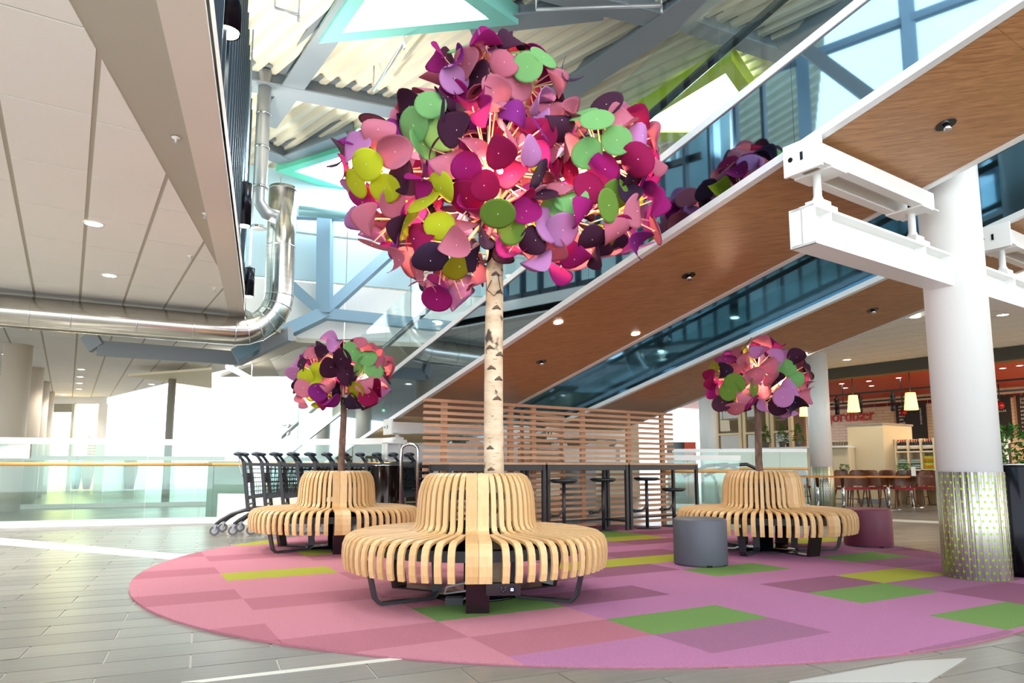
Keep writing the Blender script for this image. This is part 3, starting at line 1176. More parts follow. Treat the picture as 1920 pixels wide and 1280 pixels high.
def bench(cx, cy, face, label, socket=False):
    """face: angle (deg, world) of the first wide pair"""
    t = thing('slatted_bench', label, 'bench', (cx, cy, 0.0135))
    wides = [face + k * 120 for k in range(3)]

    def near_wide(a, lim):
        return any(abs((a - w + 180) % 360 - 180) < lim for w in wides)
    base = face + 180
    for k in range(48):
        a = base + k * 7.5
        if near_wide(a, 13):
            continue
        me = (SL_B if k % 2 else SL_A)[random.randrange(3)]
        place('slat', me, t, (0, 0, 0), math.radians(a))
    for k in range(72):
        a = base + k * 5
        if k % 3 != 1:
            continue
        if near_wide(a, 6):
            continue
        place('slat', SL_S[random.randrange(3)], t, (0, 0, 0), math.radians(a))
    for w in wides:
        for sg in (-1, 1):
            # two broad laths side by side; offset sideways so that they touch
            o = place('broad_slat', SL_W[1 if sg < 0 else 2], t, (0, 0, 0), math.radians(w))
            r = math.radians(w)
            o.location = (-math.sin(r) * sg * 0.0405, math.cos(r) * sg * 0.0405, 0.001)
    for w in wides:
        place('slat', SL_S[0], t, (0, 0, 0), math.radians(w + 10))
    mb = MB()
    ro, ri = 0.80, 0.77
    mb.lathe([(ri, 0.33), (ro, 0.33), (ro, 0.40), (ri, 0.40), (ri, 0.33)], 60, smooth=False)
    mb.build('ring_band', black_steel, t)
    mb = MB()
    mb.lathe([(0.37, 0.44), (0.40, 0.44), (0.40, 0.51), (0.37, 0.51), (0.37, 0.44)], 48, smooth=False)
    mb.build('back_ring', black_steel, t)
    mb = MB()
    mb.lathe([(0.255, 0.70), (0.275, 0.70), (0.275, 0.75), (0.255, 0.75), (0.255, 0.70)], 48, smooth=False)
    mb.build('back_ring', black_steel, t)
    for k in range(6):
        a = math.radians(face + 30 + k * 60)
        MB().beam((0.38 * math.cos(a), 0.38 * math.sin(a), 0.44), (0.78 * math.cos(a), 0.78 * math.sin(a), 0.37), 0.03, 0.05).build('bracket', black_steel, t)
    for w in wides:
        a = math.radians(w)
        d = Vector((math.cos(a), math.sin(a), 0))
        s = Vector((-d.y, d.x, 0))
        for lr in (0.0,):
            mb = MB()
            p0 = d * 0.62
            mb.hexa([d * 0.66 - s * 0.075, d * 0.68 - s * 0.075 + d * 0.02, d * 0.70 + s * 0.075, d * 0.66 + s * 0.075,
                     d * 0.76 - s * 0.08 + Vector((0, 0, 0.45)), d * 0.79 - s * 0.08 + Vector((0, 0, 0.45)), d * 0.79 + s * 0.08 + Vector((0, 0, 0.45)), d * 0.76 + s * 0.08 + Vector((0, 0, 0.45))])
            mb.beam(d * 0.18 + Vector((0, 0, 0.006)), d * 0.68 + Vector((0, 0, 0.006)), 0.14, 0.012)
            mb.build('panel_leg', panel_blk, t)
    for k in range(3):
        a = math.radians(face + 60 + k * 120)
        for sg in (-1,):
            d = Vector((math.cos(a), math.sin(a), 0))
            s = Vector((-d.y, d.x, 0))
            mb = MB()
            pts_ = [d * 0.86 + Vector((0, 0, 0.30)), d * 0.80 + Vector((0, 0, 0.05)), d * 0.76 + Vector((0, 0, 0.01)), d * 0.36 + Vector((0, 0, 0.01)), d * 0.32 + Vector((0, 0, 0.05)), d * 0.34 + Vector((0, 0, 0.44))]
            for p, q in zip(pts_[:-1], pts_[1:]):
                mb.beam(p, q, 0.07, 0.018, (0, 0, 1))
            mb.build('sled_leg', black_steel, t)
    mb = MB()
    mb.lathe([(0.0001, 0), (0.33, 0), (0.33, 0.014), (0.09, 0.02), (0.09, 0.36), (0.0001, 0.36)], 40)
    mb.build('base_plate', black_gloss, t)
    if socket:
        a = math.radians(face)
        d = Vector((math.cos(a), math.sin(a), 0))
        s = Vector((-d.y, d.x, 0))
        mb = MB()
        mb.beam(d * 0.77 + s * 0.05 + Vector((0, 0, 0.165)), d * 0.77 + s * 0.27 + Vector((0, 0, 0.165)), 0.06, 0.075)
        bx = mb.build('socket_box', panel_blk, t)
        for q, mt in ((0.16, black_gloss), (0.215, black_gloss)):
            mb = MB()
            c = d * 0.80 + s * q + Vector((0, 0, 0.165))
            mb.tube([c, c + d * 0.004], 0.022, 20)
            mb.build('socket', mt, bx)
        mb = MB()
        c = d * 0.805 + s * 0.215 + Vector((0, 0, 0.165))
        blue = M('blue_led', (120, 150, 255), 0.4, emit=6.0)
        mb.beam(c + s * -0.006 + Vector((0, 0, 0.006)), c + s * 0.006 + Vector((0, 0, 0.006)), 0.003, 0.003)
        mb.beam(c + s * -0.008 + Vector((0, 0, -0.006)), c + s * 0.008 + Vector((0, 0, -0.006)), 0.003, 0.004)
        mb.beam(c + s * -0.006 + Vector((0, 0, -0.006)), c + s * -0.006 + Vector((0, 0, 0.006)), 0.003, 0.003)
        mb.beam(c + s * 0.006 + Vector((0, 0, -0.006)), c + s * 0.006 + Vector((0, 0, 0.006)), 0.003, 0.003)
        mb.build('led_symbol', blue, bx)
        mb = MB()
        for q in ((0.012, 0.012), (-0.012, 0.012), (0.0, -0.012), (0.012, -0.003), (-0.012, -0.003)):
            c = d * 0.804 + s * (0.16 + q[0]) + Vector((0, 0, 0.165 + q[1]))
            mb.tube([c, c + d * 0.002], 0.0025, 6)
        mb.build('pin_hole', chrome, bx)
    return t


B1 = Vector((-0.27, 5.30, 0))
B2 = Vector((-2.07, 8.30, 0))
B3 = Vector((2.89, 8.08, 0))
bench(B1.x, B1.y, -90 + 4, 'round slatted wooden bench encircling the tall birch trunk', True)
bench(B2.x, B2.y, -90 + 18, 'round slatted wooden bench beside the row of shopping carts')
bench(B3.x, B3.y, -90 + 24, 'round slatted wooden bench behind the grey pouf')
# power strip and cable under the front bench
ps = gz(852, 1128, 0.03)
t = thing('power_strip', 'black power strip with grey cable lying on the rug under the birch bench', 'power strip', (ps.x, ps.y, 0.0135))
MB().box(-0.06, 0.06, -0.04, 0.04, 0, 0.05).build('block', black_steel, t)
mb = MB()
mb.tube([(0.05, 0.0, 0.03), (0.14, 0.02, 0.06), (0.2, 0.08, 0.03), (0.1, 0.14, 0.07), (-0.08, 0.12, 0.05), (-0.06, 0.1, 0.1), (0.05, 0.12, 0.12), (0.18, 0.1, 0.15), (0.22, 0.08, 0.25)], 0.009, 8)
mb.build('cable', M('grey_cable', (150, 148, 150), 0.4), t)

# ------------------------------------------------------------------ lamp trees
LEAFC = dict(pink=(192, 112, 134), rose=(180, 96, 118), lilac=(186, 126, 182), magenta=(152, 24, 108), purple=(128, 34, 120), crimson=(140, 16, 72),
             plum=(64, 28, 52), aubergine=(58, 38, 64), lime=(172, 180, 36), olive=(140, 132, 20), green=(104, 138, 56), mint=(116, 168, 104))
pin_m = M('white_pin', (245, 235, 225), 0.4)
dowel_m = M('pale_dowel', (226, 190, 150), 0.6)


def leaf_mesh(bend, twist, m):
    mb = MB()
    R = 0.131
    n = 20
    rings = [0.0, 0.5, 0.85, 1.0]

    def pt(rf, a, off):
        x, y = R * rf * math.cos(a), R * rf * math.sin(a)
        xr = x * math.cos(twist) + y * math.sin(twist)
        z = bend * xr * xr / R
        k = 1 - 0.28 * abs(bend) * (xr / R) ** 2 * 0.6
        return (x * k, y * k, z + off)
    for off, sgn in ((0.0, 1), (-0.004, -1)):
        b0 = len(mb.v)
        mb.v.append(pt(0, 0, off))
        for rf in rings[1:]:
            for k in range(n):
                mb.v.append(pt(rf, 2 * PI * k / n, off))
        for k in range(n):
            k2 = (k + 1) % n
            mb.face([b0, b0 + 1 + k, b0 + 1 + k2], True)
            for q in range(2):
                mb.face([b0 + 1 + q * n + k, b0 + 1 + (q + 1) * n + k, b0 + 1 + (q + 1) * n + k2, b0 + 1 + q * n + k2], True)
    h = 1 + 3 * n
    for k in range(n):
        k2 = (k + 1) % n
        mb.face([1 + 2 * n + k, h + 1 + 2 * n + k, h + 1 + 2 * n + k2, 1 + 2 * n + k2])
    mb.mi = 1
    mb.lathe([(0.004, 0.0), (0.004, 0.003), (0.0001, 0.004)], 6)
    mb.lathe([(0.004, -0.03), (0.005, -0.003)], 6)
    return mb.mesh('leaf', [m, pin_m])


LEAVES = {}
for nm, c in LEAFC.items():
    lm = leafmat('felt_' + nm, c)
    LEAVES[nm] = [leaf_mesh(b, tw, lm) for b, tw in ((0.0, 0.0), (-0.35, 0.4), (0.55, 1.2), (-0.8, 2.1), (0.95, 0.2))]
WARM = ['pink'] * 22 + ['rose'] * 10 + ['lilac'] * 13 + ['magenta'] * 11 + ['purple'] * 9 + ['crimson'] * 7 + ['plum'] * 16 + ['aubergine'] * 7


def lamp_tree(root, lobes, patches, count, scale=1.0, hub=None):
    """lobes: (centre, radius); patches: (point, radius, colour)"""
    placed, todo = [], []
    total = sum(r * r for c, r in lobes)
    frame = MB()
    for li, (c, r) in enumerate(lobes):
        k = max(10, int(count * r * r / total))
        g0 = random.random() * 6
        for i in range(k * 2):
            z = 1 - 2 * (i + 0.5) / (k * 2)
            a = g0 + i * 2.39996
            q = math.sqrt(max(0, 1 - z * z))
            d = Vector((q * math.cos(a), q * math.sin(a), z))
            rr = r * random.uniform(0.84, 1.14)
            p = c + d * rr
            if any((p - c2).length < r2 * 0.86 for j, (c2, r2) in enumerate(lobes) if j != li):
                continue
            if any((p - pp_).length < 0.088 * scale for pp_ in placed):
                continue
            placed.append(p)
            # orientation: outwards with a tilt
            nrm = (d + Vector((random.gauss(0, .38), random.gauss(0, .38), random.gauss(0, .38)))).normalized()
            colr = None
            best = 9
            for pc, pr, cc in patches:
                dist = (p - pc).length
                if dist < pr and dist < best:
                    best = dist
                    colr = cc
                    nrm = (d + (nrm - d) * 0.35).normalized()
            if colr is None:
                colr = random.choice(WARM)
                if d.y > 0.5 and random.random() < 0.12:
                    colr = 'lime'
            shape = random.choice((0, 0, 1, 1, 2, 2, 3, 3, 4, 4)) if best > 5 else random.choice((0, 0, 1))
            rot = nrm.to_track_quat('Z', 'Y') @ Matrix.Rotation(random.random() * 6.28, 4, 'Z').to_quaternion()
            s_ = scale * random.uniform(0.88, 1.08)
            todo.append((p.y, p - root.location, rot, s_, colr, shape))
            frame.tube([c + d * (r * 0.12) - root.location, p - nrm * 0.012 * scale - root.location], 0.0055 * scale, 5)
        if hub:
            frame.tube([hub - root.location, c - root.location], 0.014 * scale, 6)
        frame.ball(tuple(c - root.location), 0.05 * scale, 8)
    todo.sort(key=lambda e: e[0])
    for _, p, rot, s_, colr, shape in todo[:300]:
        o = bpy.data.objects.new('leaf', LEAVES[colr][shape])
        COL.objects.link(o)
        o.parent = root
        o.rotation_mode = 'QUATERNION'
        o.rotation_quaternion = rot
        o.scale = (s_, s_, s_)
        o.location = p
    if len(todo) > 300:
        names = list(LEAFC)
        back = MB()
        for _, p, rot, s_, colr, shape in todo[300:]:
            me = LEAVES[colr][shape]
            k0 = len(back.v)
            mt = Matrix.Translation(p) @ rot.to_matrix().to_4x4() @ Matrix.Scale(s_, 4)
            back.v += [tuple(mt @ v.co) for v in me.vertices]
            back.mi = names.index(colr)
            for pl in me.polygons:
                back.face([k0 + q for q in pl.vertices], True)
        o = back.build('leaf_cluster', [MATS['felt_' + q] for q in names], root)
        o['kind'] = 'stuff'
    o = frame.build('dowel_frame', dowel_m, root)
    o['kind'] = 'stuff'
    return len(placed)


bark = bpy.data.materials.new('birch_bark')
bark.use_nodes = True
nt = bark.node_tree
b_ = nt.nodes['Principled BSDF']
b_.inputs['Roughness'].default_value = 0.75
tc = nt.nodes.new('ShaderNodeTexCoord')


def tex(scale, sx, sz, lo, hi, detail=5):
    mp_ = nt.nodes.new('ShaderNodeMapping')
    mp_.inputs['Scale'].default_value = (sx, sx, sz)
    n_ = nt.nodes.new('ShaderNodeTexNoise')
    n_.inputs['Scale'].default_value = scale
    n_.inputs['Detail'].default_value = detail
    r_ = nt.nodes.new('ShaderNodeValToRGB')
    r_.color_ramp.elements[0].position = lo
    r_.color_ramp.elements[1].position = hi
    nt.links.new(tc.outputs['Object'], mp_.inputs['Vector'])
    nt.links.new(mp_.outputs['Vector'], n_.inputs['Vector'])
    nt.links.new(n_.outputs['Fac'], r_.inputs['Fac'])
    return r_.outputs['Color'], n_.outputs['Fac']


t1, h1 = tex(2.6, 4.0, 3.2, 0.60, 0.66)
t2, h2 = tex(9.0, 2.0, 14.0, 0.62, 0.70)
t3, h3 = tex(3.0, 2.0, 5.0, 0.3, 0.75)


def mixc(fac, c1, c2):
    n_ = nt.nodes.new('ShaderNodeMix')
    n_.data_type = 'RGBA'
    nt.links.new(fac, n_.inputs[0])
    for i_, c_ in ((6, c1), (7, c2)):
        if isinstance(c_, tuple):
            n_.inputs[i_].default_value = (*lin(c_), 1)
        else:
            nt.links.new(c_, n_.inputs[i_])
    return n_.outputs[2]


c_base = mixc(t3, (186, 160, 130), (220, 202, 176))
c_mid = mixc(t2, c_base, (150, 116, 90))
c_fin = mixc(t1, c_mid, (74, 60, 50))
nt.links.new(c_fin, b_.inputs['Base Color'])
bpn = nt.nodes.new('ShaderNodeBump')
bpn.inputs['Strength'].default_value = 0.4
nt.links.new(h2, bpn.inputs['Height'])
nt.links.new(bpn.outputs['Normal'], b_.inputs['Normal'])
brown_bark = M('brown_bark', (128, 100, 84), 0.85, rgb2=(84, 60, 50), scale=14, stretch=(1, 1, 0.5), bump=0.7, bscale=40)

TY = 5.30
tr_x = gy(926, 800, TY).x
birch = thing('lamp_tree', 'tall birch-trunk lamp tree with a huge crown of pink and purple felt discs', 'lamp tree', (tr_x, TY, 0.03))
mb = MB()
segs = [(0.0, 0.074), (0.5, 0.074), (0.9, 0.076), (1.3, 0.073), (1.8, 0.071), (2.3, 0.068), (2.8, 0.062), (3.3, 0.05)]
mb.tube([(0.004 * math.sin(z * 3), 0.0, z) for z, r in segs], [r for z, r in segs], 28)
trk = mb.build('trunk', bark, birch)
knot_m = M('bark_knot', (112, 92, 76), 0.9, var=0.4, scale=30)
for kx, ky in ((930, 512), (938, 545), (932, 575), (918, 650), (938, 662), (921, 688), (936, 708), (919, 838), (921, 878), (933, 745)):
    hit = gy(kx, ky, TY - 0.065)
    off = hit.x - tr_x
    if abs(off) > 0.066:
        continue
    c = Vector((off, -math.sqrt(max(0.0, 0.0725 ** 2 - off * off)), hit.z - 0.03))
    mb = MB()
    n = Vector((c.x, c.y, 0)).normalized()
    s = Vector((-n.y, n.x, 0))
    pts_ = [c + s * x - n * (abs(x) * 0.35) + Vector((0, 0, -abs(x) * 0.55)) for x in (-0.035, -0.018, 0, 0.018, 0.035)]
    mb.tube(pts_, [0.004, 0.012, 0.016, 0.010, 0.004], 8)
    mb.build('knot', knot_m, trk)


def cpt(x, y, Y):
    return gy(x, y, Y)


PXM = 5.3 / F
lob = [(cpt(818, 240, 5.15), 0.28), (cpt(1030, 262, 5.2), 0.27), (cpt(985, 425, 5.1), 0.26), (cpt(932, 175, 5.3), 0.40), (cpt(880, 158, 5.2), 0.27), (cpt(992, 165, 5.2), 0.27), (cpt(728, 320, 5.25), 0.36), (cpt(915, 318, 5.02), 0.46), (cpt(1130, 305, 5.3), 0.42), (cpt(835, 455, 5.2), 0.36),
       (cpt(1075, 415, 5.2), 0.34), (cpt(745, 410, 5.35), 0.28), (cpt(930, 330, 5.85), 0.46), (cpt(1160, 400, 5.35), 0.30), (cpt(840, 500, 5.4), 0.26)]
pat = [(cpt(680, 330, 4.95), 0.22, 'lime'), (cpt(818, 375, 4.85), 0.19, 'lime'), (cpt(945, 405, 4.68), 0.25, 'green'), (cpt(1055, 380, 4.95), 0.16, 'mint'),
       (cpt(1150, 385, 4.95), 0.2, 'green'), (cpt(1115, 240, 4.95), 0.22, 'mint'), (cpt(795, 225, 4.95), 0.2, 'mint'), (cpt(990, 110, 4.95), 0.17, 'mint'),
       (cpt(860, 95, 5.1), 0.16, 'mint'), (cpt(740, 410, 5.0), 0.13, 'olive'), (cpt(850, 515, 5.1), 0.14, 'olive'), (cpt(920, 268, 4.62), 0.10, 'plum'),
       (cpt(815, 500, 5.2), 0.14, 'lime')]
nleaf = lamp_tree(birch, lob, pat, 265, 1.0, Vector((tr_x, TY, 3.0)))
bulb_me = MB().ball((0, 0, 0), 0.035, 12).mesh('bulb', LAMPWARM)
for c, r, pw in ((cpt(935, 322, 4.72), 0, 16), (cpt(930, 170, 5.3), 0, 14), (cpt(735, 330, 5.2), 0, 12), (cpt(1110, 340, 5.2), 0, 14), (cpt(840, 440, 5.2), 0, 12), (cpt(1060, 420, 5.2), 0, 10), (cpt(930, 330, 5.6), 0, 14)):
    place('bulb', bulb_me, birch, c - birch.location)
    light('bulb_glow', 'POINT', c, pw * 1.5, (1.0, 0.72, 0.46), 0.05, (0, 0, 0), birch)
mb = MB()
mb.tube([(-0.02, -0.07, 2.35), (-0.055, -0.09, 2.27), (0.0, -0.1, 2.22), (0.05, -0.09, 2.27), (0.03, -0.07, 2.4)], 0.004, 5)
mb.build('wire_loop', black_steel, birch)

for nm, B, px, lab, cyp, Yc, seedx in (('small', B2, 642, 'small lamp tree with felt discs rising from the bench by the carts', 702, 8.3, 3),
                                       ('small', B3, 1422, 'small lamp tree with felt discs rising from the bench behind the grey pouf', 712, 8.08, 8)):
    random.seed(seedx)
    x0 = gy(px, 830, Yc).x
    t = thing('lamp_tree', lab, 'lamp tree', (x0, Yc, 0.03))
    mb = MB()
    zt = gy(px, 756, Yc).z
    mb.tube([(0, 0, 0), (0.008, 0, 0.6), (-0.006, 0, 1.0), (0.006, 0, zt - 0.2), (0, 0, zt)], [0.044, 0.042, 0.04, 0.037, 0.034], 16)
    mb.build('trunk', brown_bark, t)
    mb = MB()
    mb.lathe([(0.037, 0), (0.037, 0.09), (0.0001, 0.09)], 16, (0, 0, zt - 0.05))
    mb.build('collar', black_steel, t)
    cc = lambda x, y, Y: gy(px + x, cyp + y, Y)
    lobs = [(cc(-48, 0, Yc), 0.27), (cc(48, -5, Yc), 0.27), (cc(0, -25, Yc - 0.12), 0.26), (cc(0, -5, Yc + 0.22), 0.27), (cc(-40, 22, Yc - .1), 0.22), (cc(45, 22, Yc - .1), 0.22)]
    if px < 900:
        pats = [(cc(40, -30, Yc - 0.35), 0.2, 'mint'), (cc(-60, -10, Yc - 0.3), 0.12, 'lime'), (cc(25, 35, Yc - 0.3), 0.12, 'olive'), (cc(-30, 45, Yc), 0.13, 'lime')]
    else:
        pats = [(cc(-40, 5, Yc - 0.3), 0.15, 'green'), (cc(60, -20, Yc - 0.3), 0.17, 'mint'), (cc(-15, 10, Yc - 0.3), 0.13, 'green'), (cc(-70, -10, Yc), 0.12, 'olive')]
    nleaf = (lamp_tree(t, lobs, pats, 78, 0.93, Vector((x0, Yc, zt))))
    for dx, dy, dY in ((0, -18, -0.15), (-45, 5, 0), (45, 5, 0)):
        p = cc(dx, dy, Yc + dY)
        place('bulb', bulb_me, t, p - t.location)
        light('bulb_glow', 'POINT', p, 7, (1.0, 0.74, 0.5), 0.05, (0, 0, 0), t)
random.seed(77)

# ------------------------------------------------------------------ poufs and bins
for x, y, wpx, hpx, c, lab in ((1328, 1064, 97, 84, (76, 80, 90), 'round grey leather pouf standing on the rug before the bench'),
                               (1651, 1027, 83, 66, (100, 38, 62), 'round wine red pouf on the far edge of the rug')):
    p = gz(x, y, 0.0135)
    r = wpx / 2 * (p.y + 0.2) / F
    p.y += r
    hgt = 0.44
    t = thing('pouf', lab, 'pouf', (p.x, p.y, 0.0135))
    mb = MB()
    mb.lathe([(r - 0.006, 0.006), (r, 0.02), (r, hgt - 0.02), (r - 0.008, hgt - 0.006), (r - 0.03, hgt), (0.0001, hgt + 0.004)], 56)
    mb.build('cover', M('pouf_%d' % x, c, 0.55, bump=0.12, bscale=120), t)
    mb = MB()
    mb.lathe([(r - 0.004, 0.0), (r - 0.002, 0.012)], 48)
    mb.build('foot_band', black_steel, t)
    a = -PI / 2 + 0.05
    MB().box(math.cos(a) * r - 0.025, math.cos(a) * r + 0.025, math.sin(a) * r - 0.004, math.sin(a) * r + 0.01, 0.0, 0.016).build('zip_flap', black_gloss, t)

p = gz(1912, 1085, 0.0135)
t = thing('litter_bin', 'tall glossy black cylindrical bin beside the dotted column', 'bin', (p.x + 0.2, p.y + 0.28, 0.0135))
mb = MB()
mb.lathe([(0.245, 0), (0.25, 0.03), (0.25, 0.93), (0.24, 0.95), (0.21, 0.95), (0.21, 0.90), (0.0001, 0.90)], 48)
mb.build('drum', M('black_chrome', (26, 26, 30), 0.12, 0.9), t)
mb = MB()
mb.lathe([(0.236, 0.945), (0.246, 0.955), (0.236, 0.965), (0.226, 0.955), (0.236, 0.945)], 40)
mb.build('rim', chrome, t)
p = gy(725, 940, 10.2)
t = thing('litter_bin', 'dark metal cylindrical bin standing among the shopping carts', 'bin', (p.x, 10.05, 0.0))
mb = MB()
mb.lathe([(0.2, 0), (0.205, 0.04), (0.205, 0.95), (0.19, 0.97), (0.0001, 0.97)], 40)
mb.build('drum', M('brown_black_chrome', (52, 46, 44), 0.15, 0.9), t)
mb = MB()
mb.lathe([(0.2, 0.96), (0.208, 0.968), (0.2, 0.976), (0.192, 0.968), (0.2, 0.96)], 40)
mb.build('rim', chrome, t)
# chrome hoop
a, b = gy(752, 880, 9.6), gy(783, 880, 9.6)
mb = MB()
hz = gy(768, 832, 9.6).z
w_ = b.x - a.x
arc = [(a.x, 9.6, 0.0), (a.x, 9.6, hz - 0.08)] + [(a.x + w_ / 2 - math.cos(q) * w_ / 2 * 1.0, 9.6, hz - 0.08 + math.sin(q) * 0.08) for q in (0.5, 1.05, PI / 2, PI - 1.05, PI - 0.5)] + [(b.x, 9.6, hz - 0.08), (b.x, 9.6, 0.0)]
mb.tube(arc, 0.021, 12)
tag(mb.build('barrier_hoop', chrome), 'brushed steel hoop standing at the end of the cart row', 'barrier')

# ------------------------------------------------------------------ shopping carts
def make_cart():
    t = thing('shopping_cart', '', 'cart', (0, 0, 0))
    mb = MB()
    for y in (-0.27, 0.27):
        mb.tube([(-0.40, y, 0.15), (-0.33, y, 0.21), (-0.2, y, 0.29), (-0.02, y, 0.345), (0.15, y * 0.98, 0.35), (0.5, y * 0.85, 0.30), (0.70, y * 0.7, 0.22)], 0.024, 8)
    mb.tube([(0.70, -0.19, 0.22), (0.70, 0.19, 0.22)], 0.02, 8)
    mb.build('chassis', black_steel, t)
    for y in (-0.27, 0.27):
        MB().beam((0.02, y, 0.34), (-0.07, y, 1.03), 0.045, 0.06, (0, 1, 0)).build('upright', black_steel, t)
    mb = MB()
    for z, x in ((0.42, 0.01), (0.50, 0.0)):
        mb.beam((x, -0.27, z), (x, 0.27, z), 0.02, 0.025)
    for y in (-0.27, 0.27):
        mb.beam((0.0, y, 0.52), (0.72, y * 0.75, 0.60), 0.03, 0.045)
        mb.beam((-0.07, y, 0.99), (0.82, y * 0.8, 0.95), 0.03, 0.035)
    mb.build('basket_rail', black_steel, t)
    mb = MB()

    def B(u, v, side):      # u along, v up, side -1/1
        x0, x1 = 0.0 - 0.06 * v, 0.74 + 0.08 * v
        x = x0 + (x1 - x0) * u
        z = (0.53 + 0.07 * u) * (1 - v) + (0.99 - 0.04 * u) * v
        y = side * 0.26 * (1 - 0.23 * u)
        return (x, y, z)
    for side in (-1, 1):
        for k in range(1, 15):
            mb.tube([B(k / 15, 0, side), B(k / 15, 1, side)], 0.0035, 4, False)
        for k in range(1, 7):
            mb.tube([B(0, k / 7, side), B(1, k / 7, side)], 0.0035, 4, False)
    for k in range(0, 9):
        f_ = -1 + 2 * k / 8
        a0, a1 = B(1, 0, 1), B(1, 1, 1)
        mb.tube([(a0[0], a0[1] * f_, a0[2]), (a1[0], a1[1] * f_, a1[2])], 0.0035, 4, False)
        b0 = B(0, 0, 1)
        mb.tube([(b0[0], b0[1] * f_, b0[2]), (a0[0], a0[1] * f_, a0[2])], 0.0035, 4, False)
    for k in range(1, 6):
        a0 = B(1, k / 6, 1)
        mb.tube([a0, (a0[0], -a0[1], a0[2])], 0.0035, 4, False)
    mb.build('basket', black_steel, t)
    mb = MB()
    for y in (-0.27, 0.27):
        mb.tube([(-0.07, y, 1.02), (-0.12, y, 1.09), (-0.16, y, 1.125)], 0.02, 8)
    mb.tube([(-0.16, -0.28, 1.125), (-0.16, 0.28, 1.125)], 0.017, 10)
    h = mb.build('handle', black_steel, t)
    for y in (-0.22, 0.22):
        mb = MB()
        mb.ball((-0.15, y, 1.13), 0.075, 14, 0.42)
        mb.build('grip', M('blue_black_grip', (44, 52, 66), 0.4), h)
    MB().box(-0.045, -0.02, -0.16, 0.16, 0.72, 0.86).build('flap', M('brown_flap', (70, 56, 54), 0.5), t)
    for x, y in ((-0.41, -0.27), (-0.41, 0.27), (0.68, -0.17), (0.68, 0.17)):
        mb = MB()
        mb.tube([(x, y - 0.016, 0.065), (x, y + 0.016, 0.065)], 0.065, 20)
        wh = mb.build('wheel', rubber, t)
        mb = MB()
        mb.tube([(x, y - 0.019, 0.065), (x, y + 0.019, 0.065)], 0.038, 16)
        mb.build('hub', M('hub_grey', (160, 162, 168), 0.4), wh)
        mb = MB()
        for s_ in (-0.026, 0.026):
            mb.hexa([(x - 0.01, y + s_ - 0.003, 0.06), (x + 0.01, y + s_ - 0.003, 0.06), (x + 0.01, y + s_ + 0.003, 0.06), (x - 0.01, y + s_ + 0.003, 0.06),
                     (x - 0.012, y + s_ - 0.003, 0.15), (x + 0.03, y + s_ - 0.003, 0.15), (x + 0.03, y + s_ + 0.003, 0.15), (x - 0.012, y + s_ + 0.003, 0.15)])
        mb.box(x - 0.03, x + 0.04, y - 0.029, y + 0.029, 0.147, 0.155)
        mb.build('caster_fork', M('zinc', (150, 154, 160), 0.4, 0.6), wh)
    return t


cart = make_cart()
ca0, ca1 = Vector((-3.78, 10.15, 0)), Vector((-1.42, 10.62, 0))
cd = (ca1 - ca0)
NC = 11
for k in range(NC):
    c = cart if k == 0 else copy_tree(cart)
    p = ca0 + cd * (k / (NC - 1))
    c.location = p
    c.rotation_euler = (0, 0, math.atan2(cd.y, cd.x))
    if k == 0:
        c['label'] = 'black shopping cart at the open end of the nested row, wheels in full view'
    else:
        c['label'] = 'black wire shopping cart, %s from the open end of the nested row' % ('second third fourth fifth sixth seventh eighth ninth tenth eleventh'.split()[k - 1])
    c['group'] = 'nested shopping carts'
mb = MB()
mb.tube([(-0.15, -0.2, 1.11), (-0.13, -0.25, 0.98), (-0.09, -0.255, 0.85), (-0.06, -0.25, 0.78)], 0.006, 6)
o = mb.build('coin_chain', chrome, cart)

# ------------------------------------------------------------------ slatted screen, bar tables, stools
SA = gy(795, 745, 9.25)
SB = Vector((2.76, 11.95, 0))
sd = Vector((SB.x - SA.x, SB.y - SA.y, 0))
SLEN = sd.length
sd.normalize()
sn = Vector((sd.y, -sd.x, 0))
wood_s = [M('screen_cedar_%d' % i, c, 0.55, var=0.12, scale=6, stretch=(1.5, 1.5, 9)) for i, c in enumerate(((200, 154, 122), (188, 140, 108), (208, 166, 134)))]
scr_t = thing('slatted_screen', 'tall screen of horizontal wooden slats behind the bar tables', 'screen', (SA.x, SA.y, 0))
ST = 1.84
slm = [MB().box(0, SLEN, -0.02, 0.02, -0.021, 0.021).mesh('slat', m) for m in wood_s]
ang_s = math.atan2(sd.y, sd.x)
for k in range(22):
    place('slat', slm[random.randrange(3)], scr_t, (0, 0, ST - k * 0.0845), ang_s)
for f_ in (0.07, 0.30, 0.385, 0.585, 0.79, 0.955):
    q = sd * (SLEN * f_) - sn * 0.045
    MB().box(-0.04, 0.04, -0.025, 0.025, 0.0, ST).build('post', wood_s[1], scr_t).location = q
for o in scr_t.children:
    if o.name.startswith('post'):
        o.rotation_euler = (0, 0, ang_s)
# second screen standing behind at an angle
s2 = thing('slatted_screen', 'second slatted wooden screen set at an angle behind the first', 'screen', SA + sd * 1.9 - sn * 0.5 - Vector((0, 0, SA.z)))
slm2 = MB().box(0, 1.6, -0.02, 0.02, -0.021, 0.021).mesh('slat', wood_s[2])
for k in range(21):
    place('slat', slm2, s2, (0, 0, ST - 0.04 - k * 0.0845), ang_s + 0.45)
for x in (0.1, 1.5):
    q = Vector((math.cos(ang_s + .45), math.sin(ang_s + .45), 0)) * x
    MB().box(-0.03, 0.03, -0.06, -0.02, 0, ST - .04).build('post', wood_s[1], s2).location = q

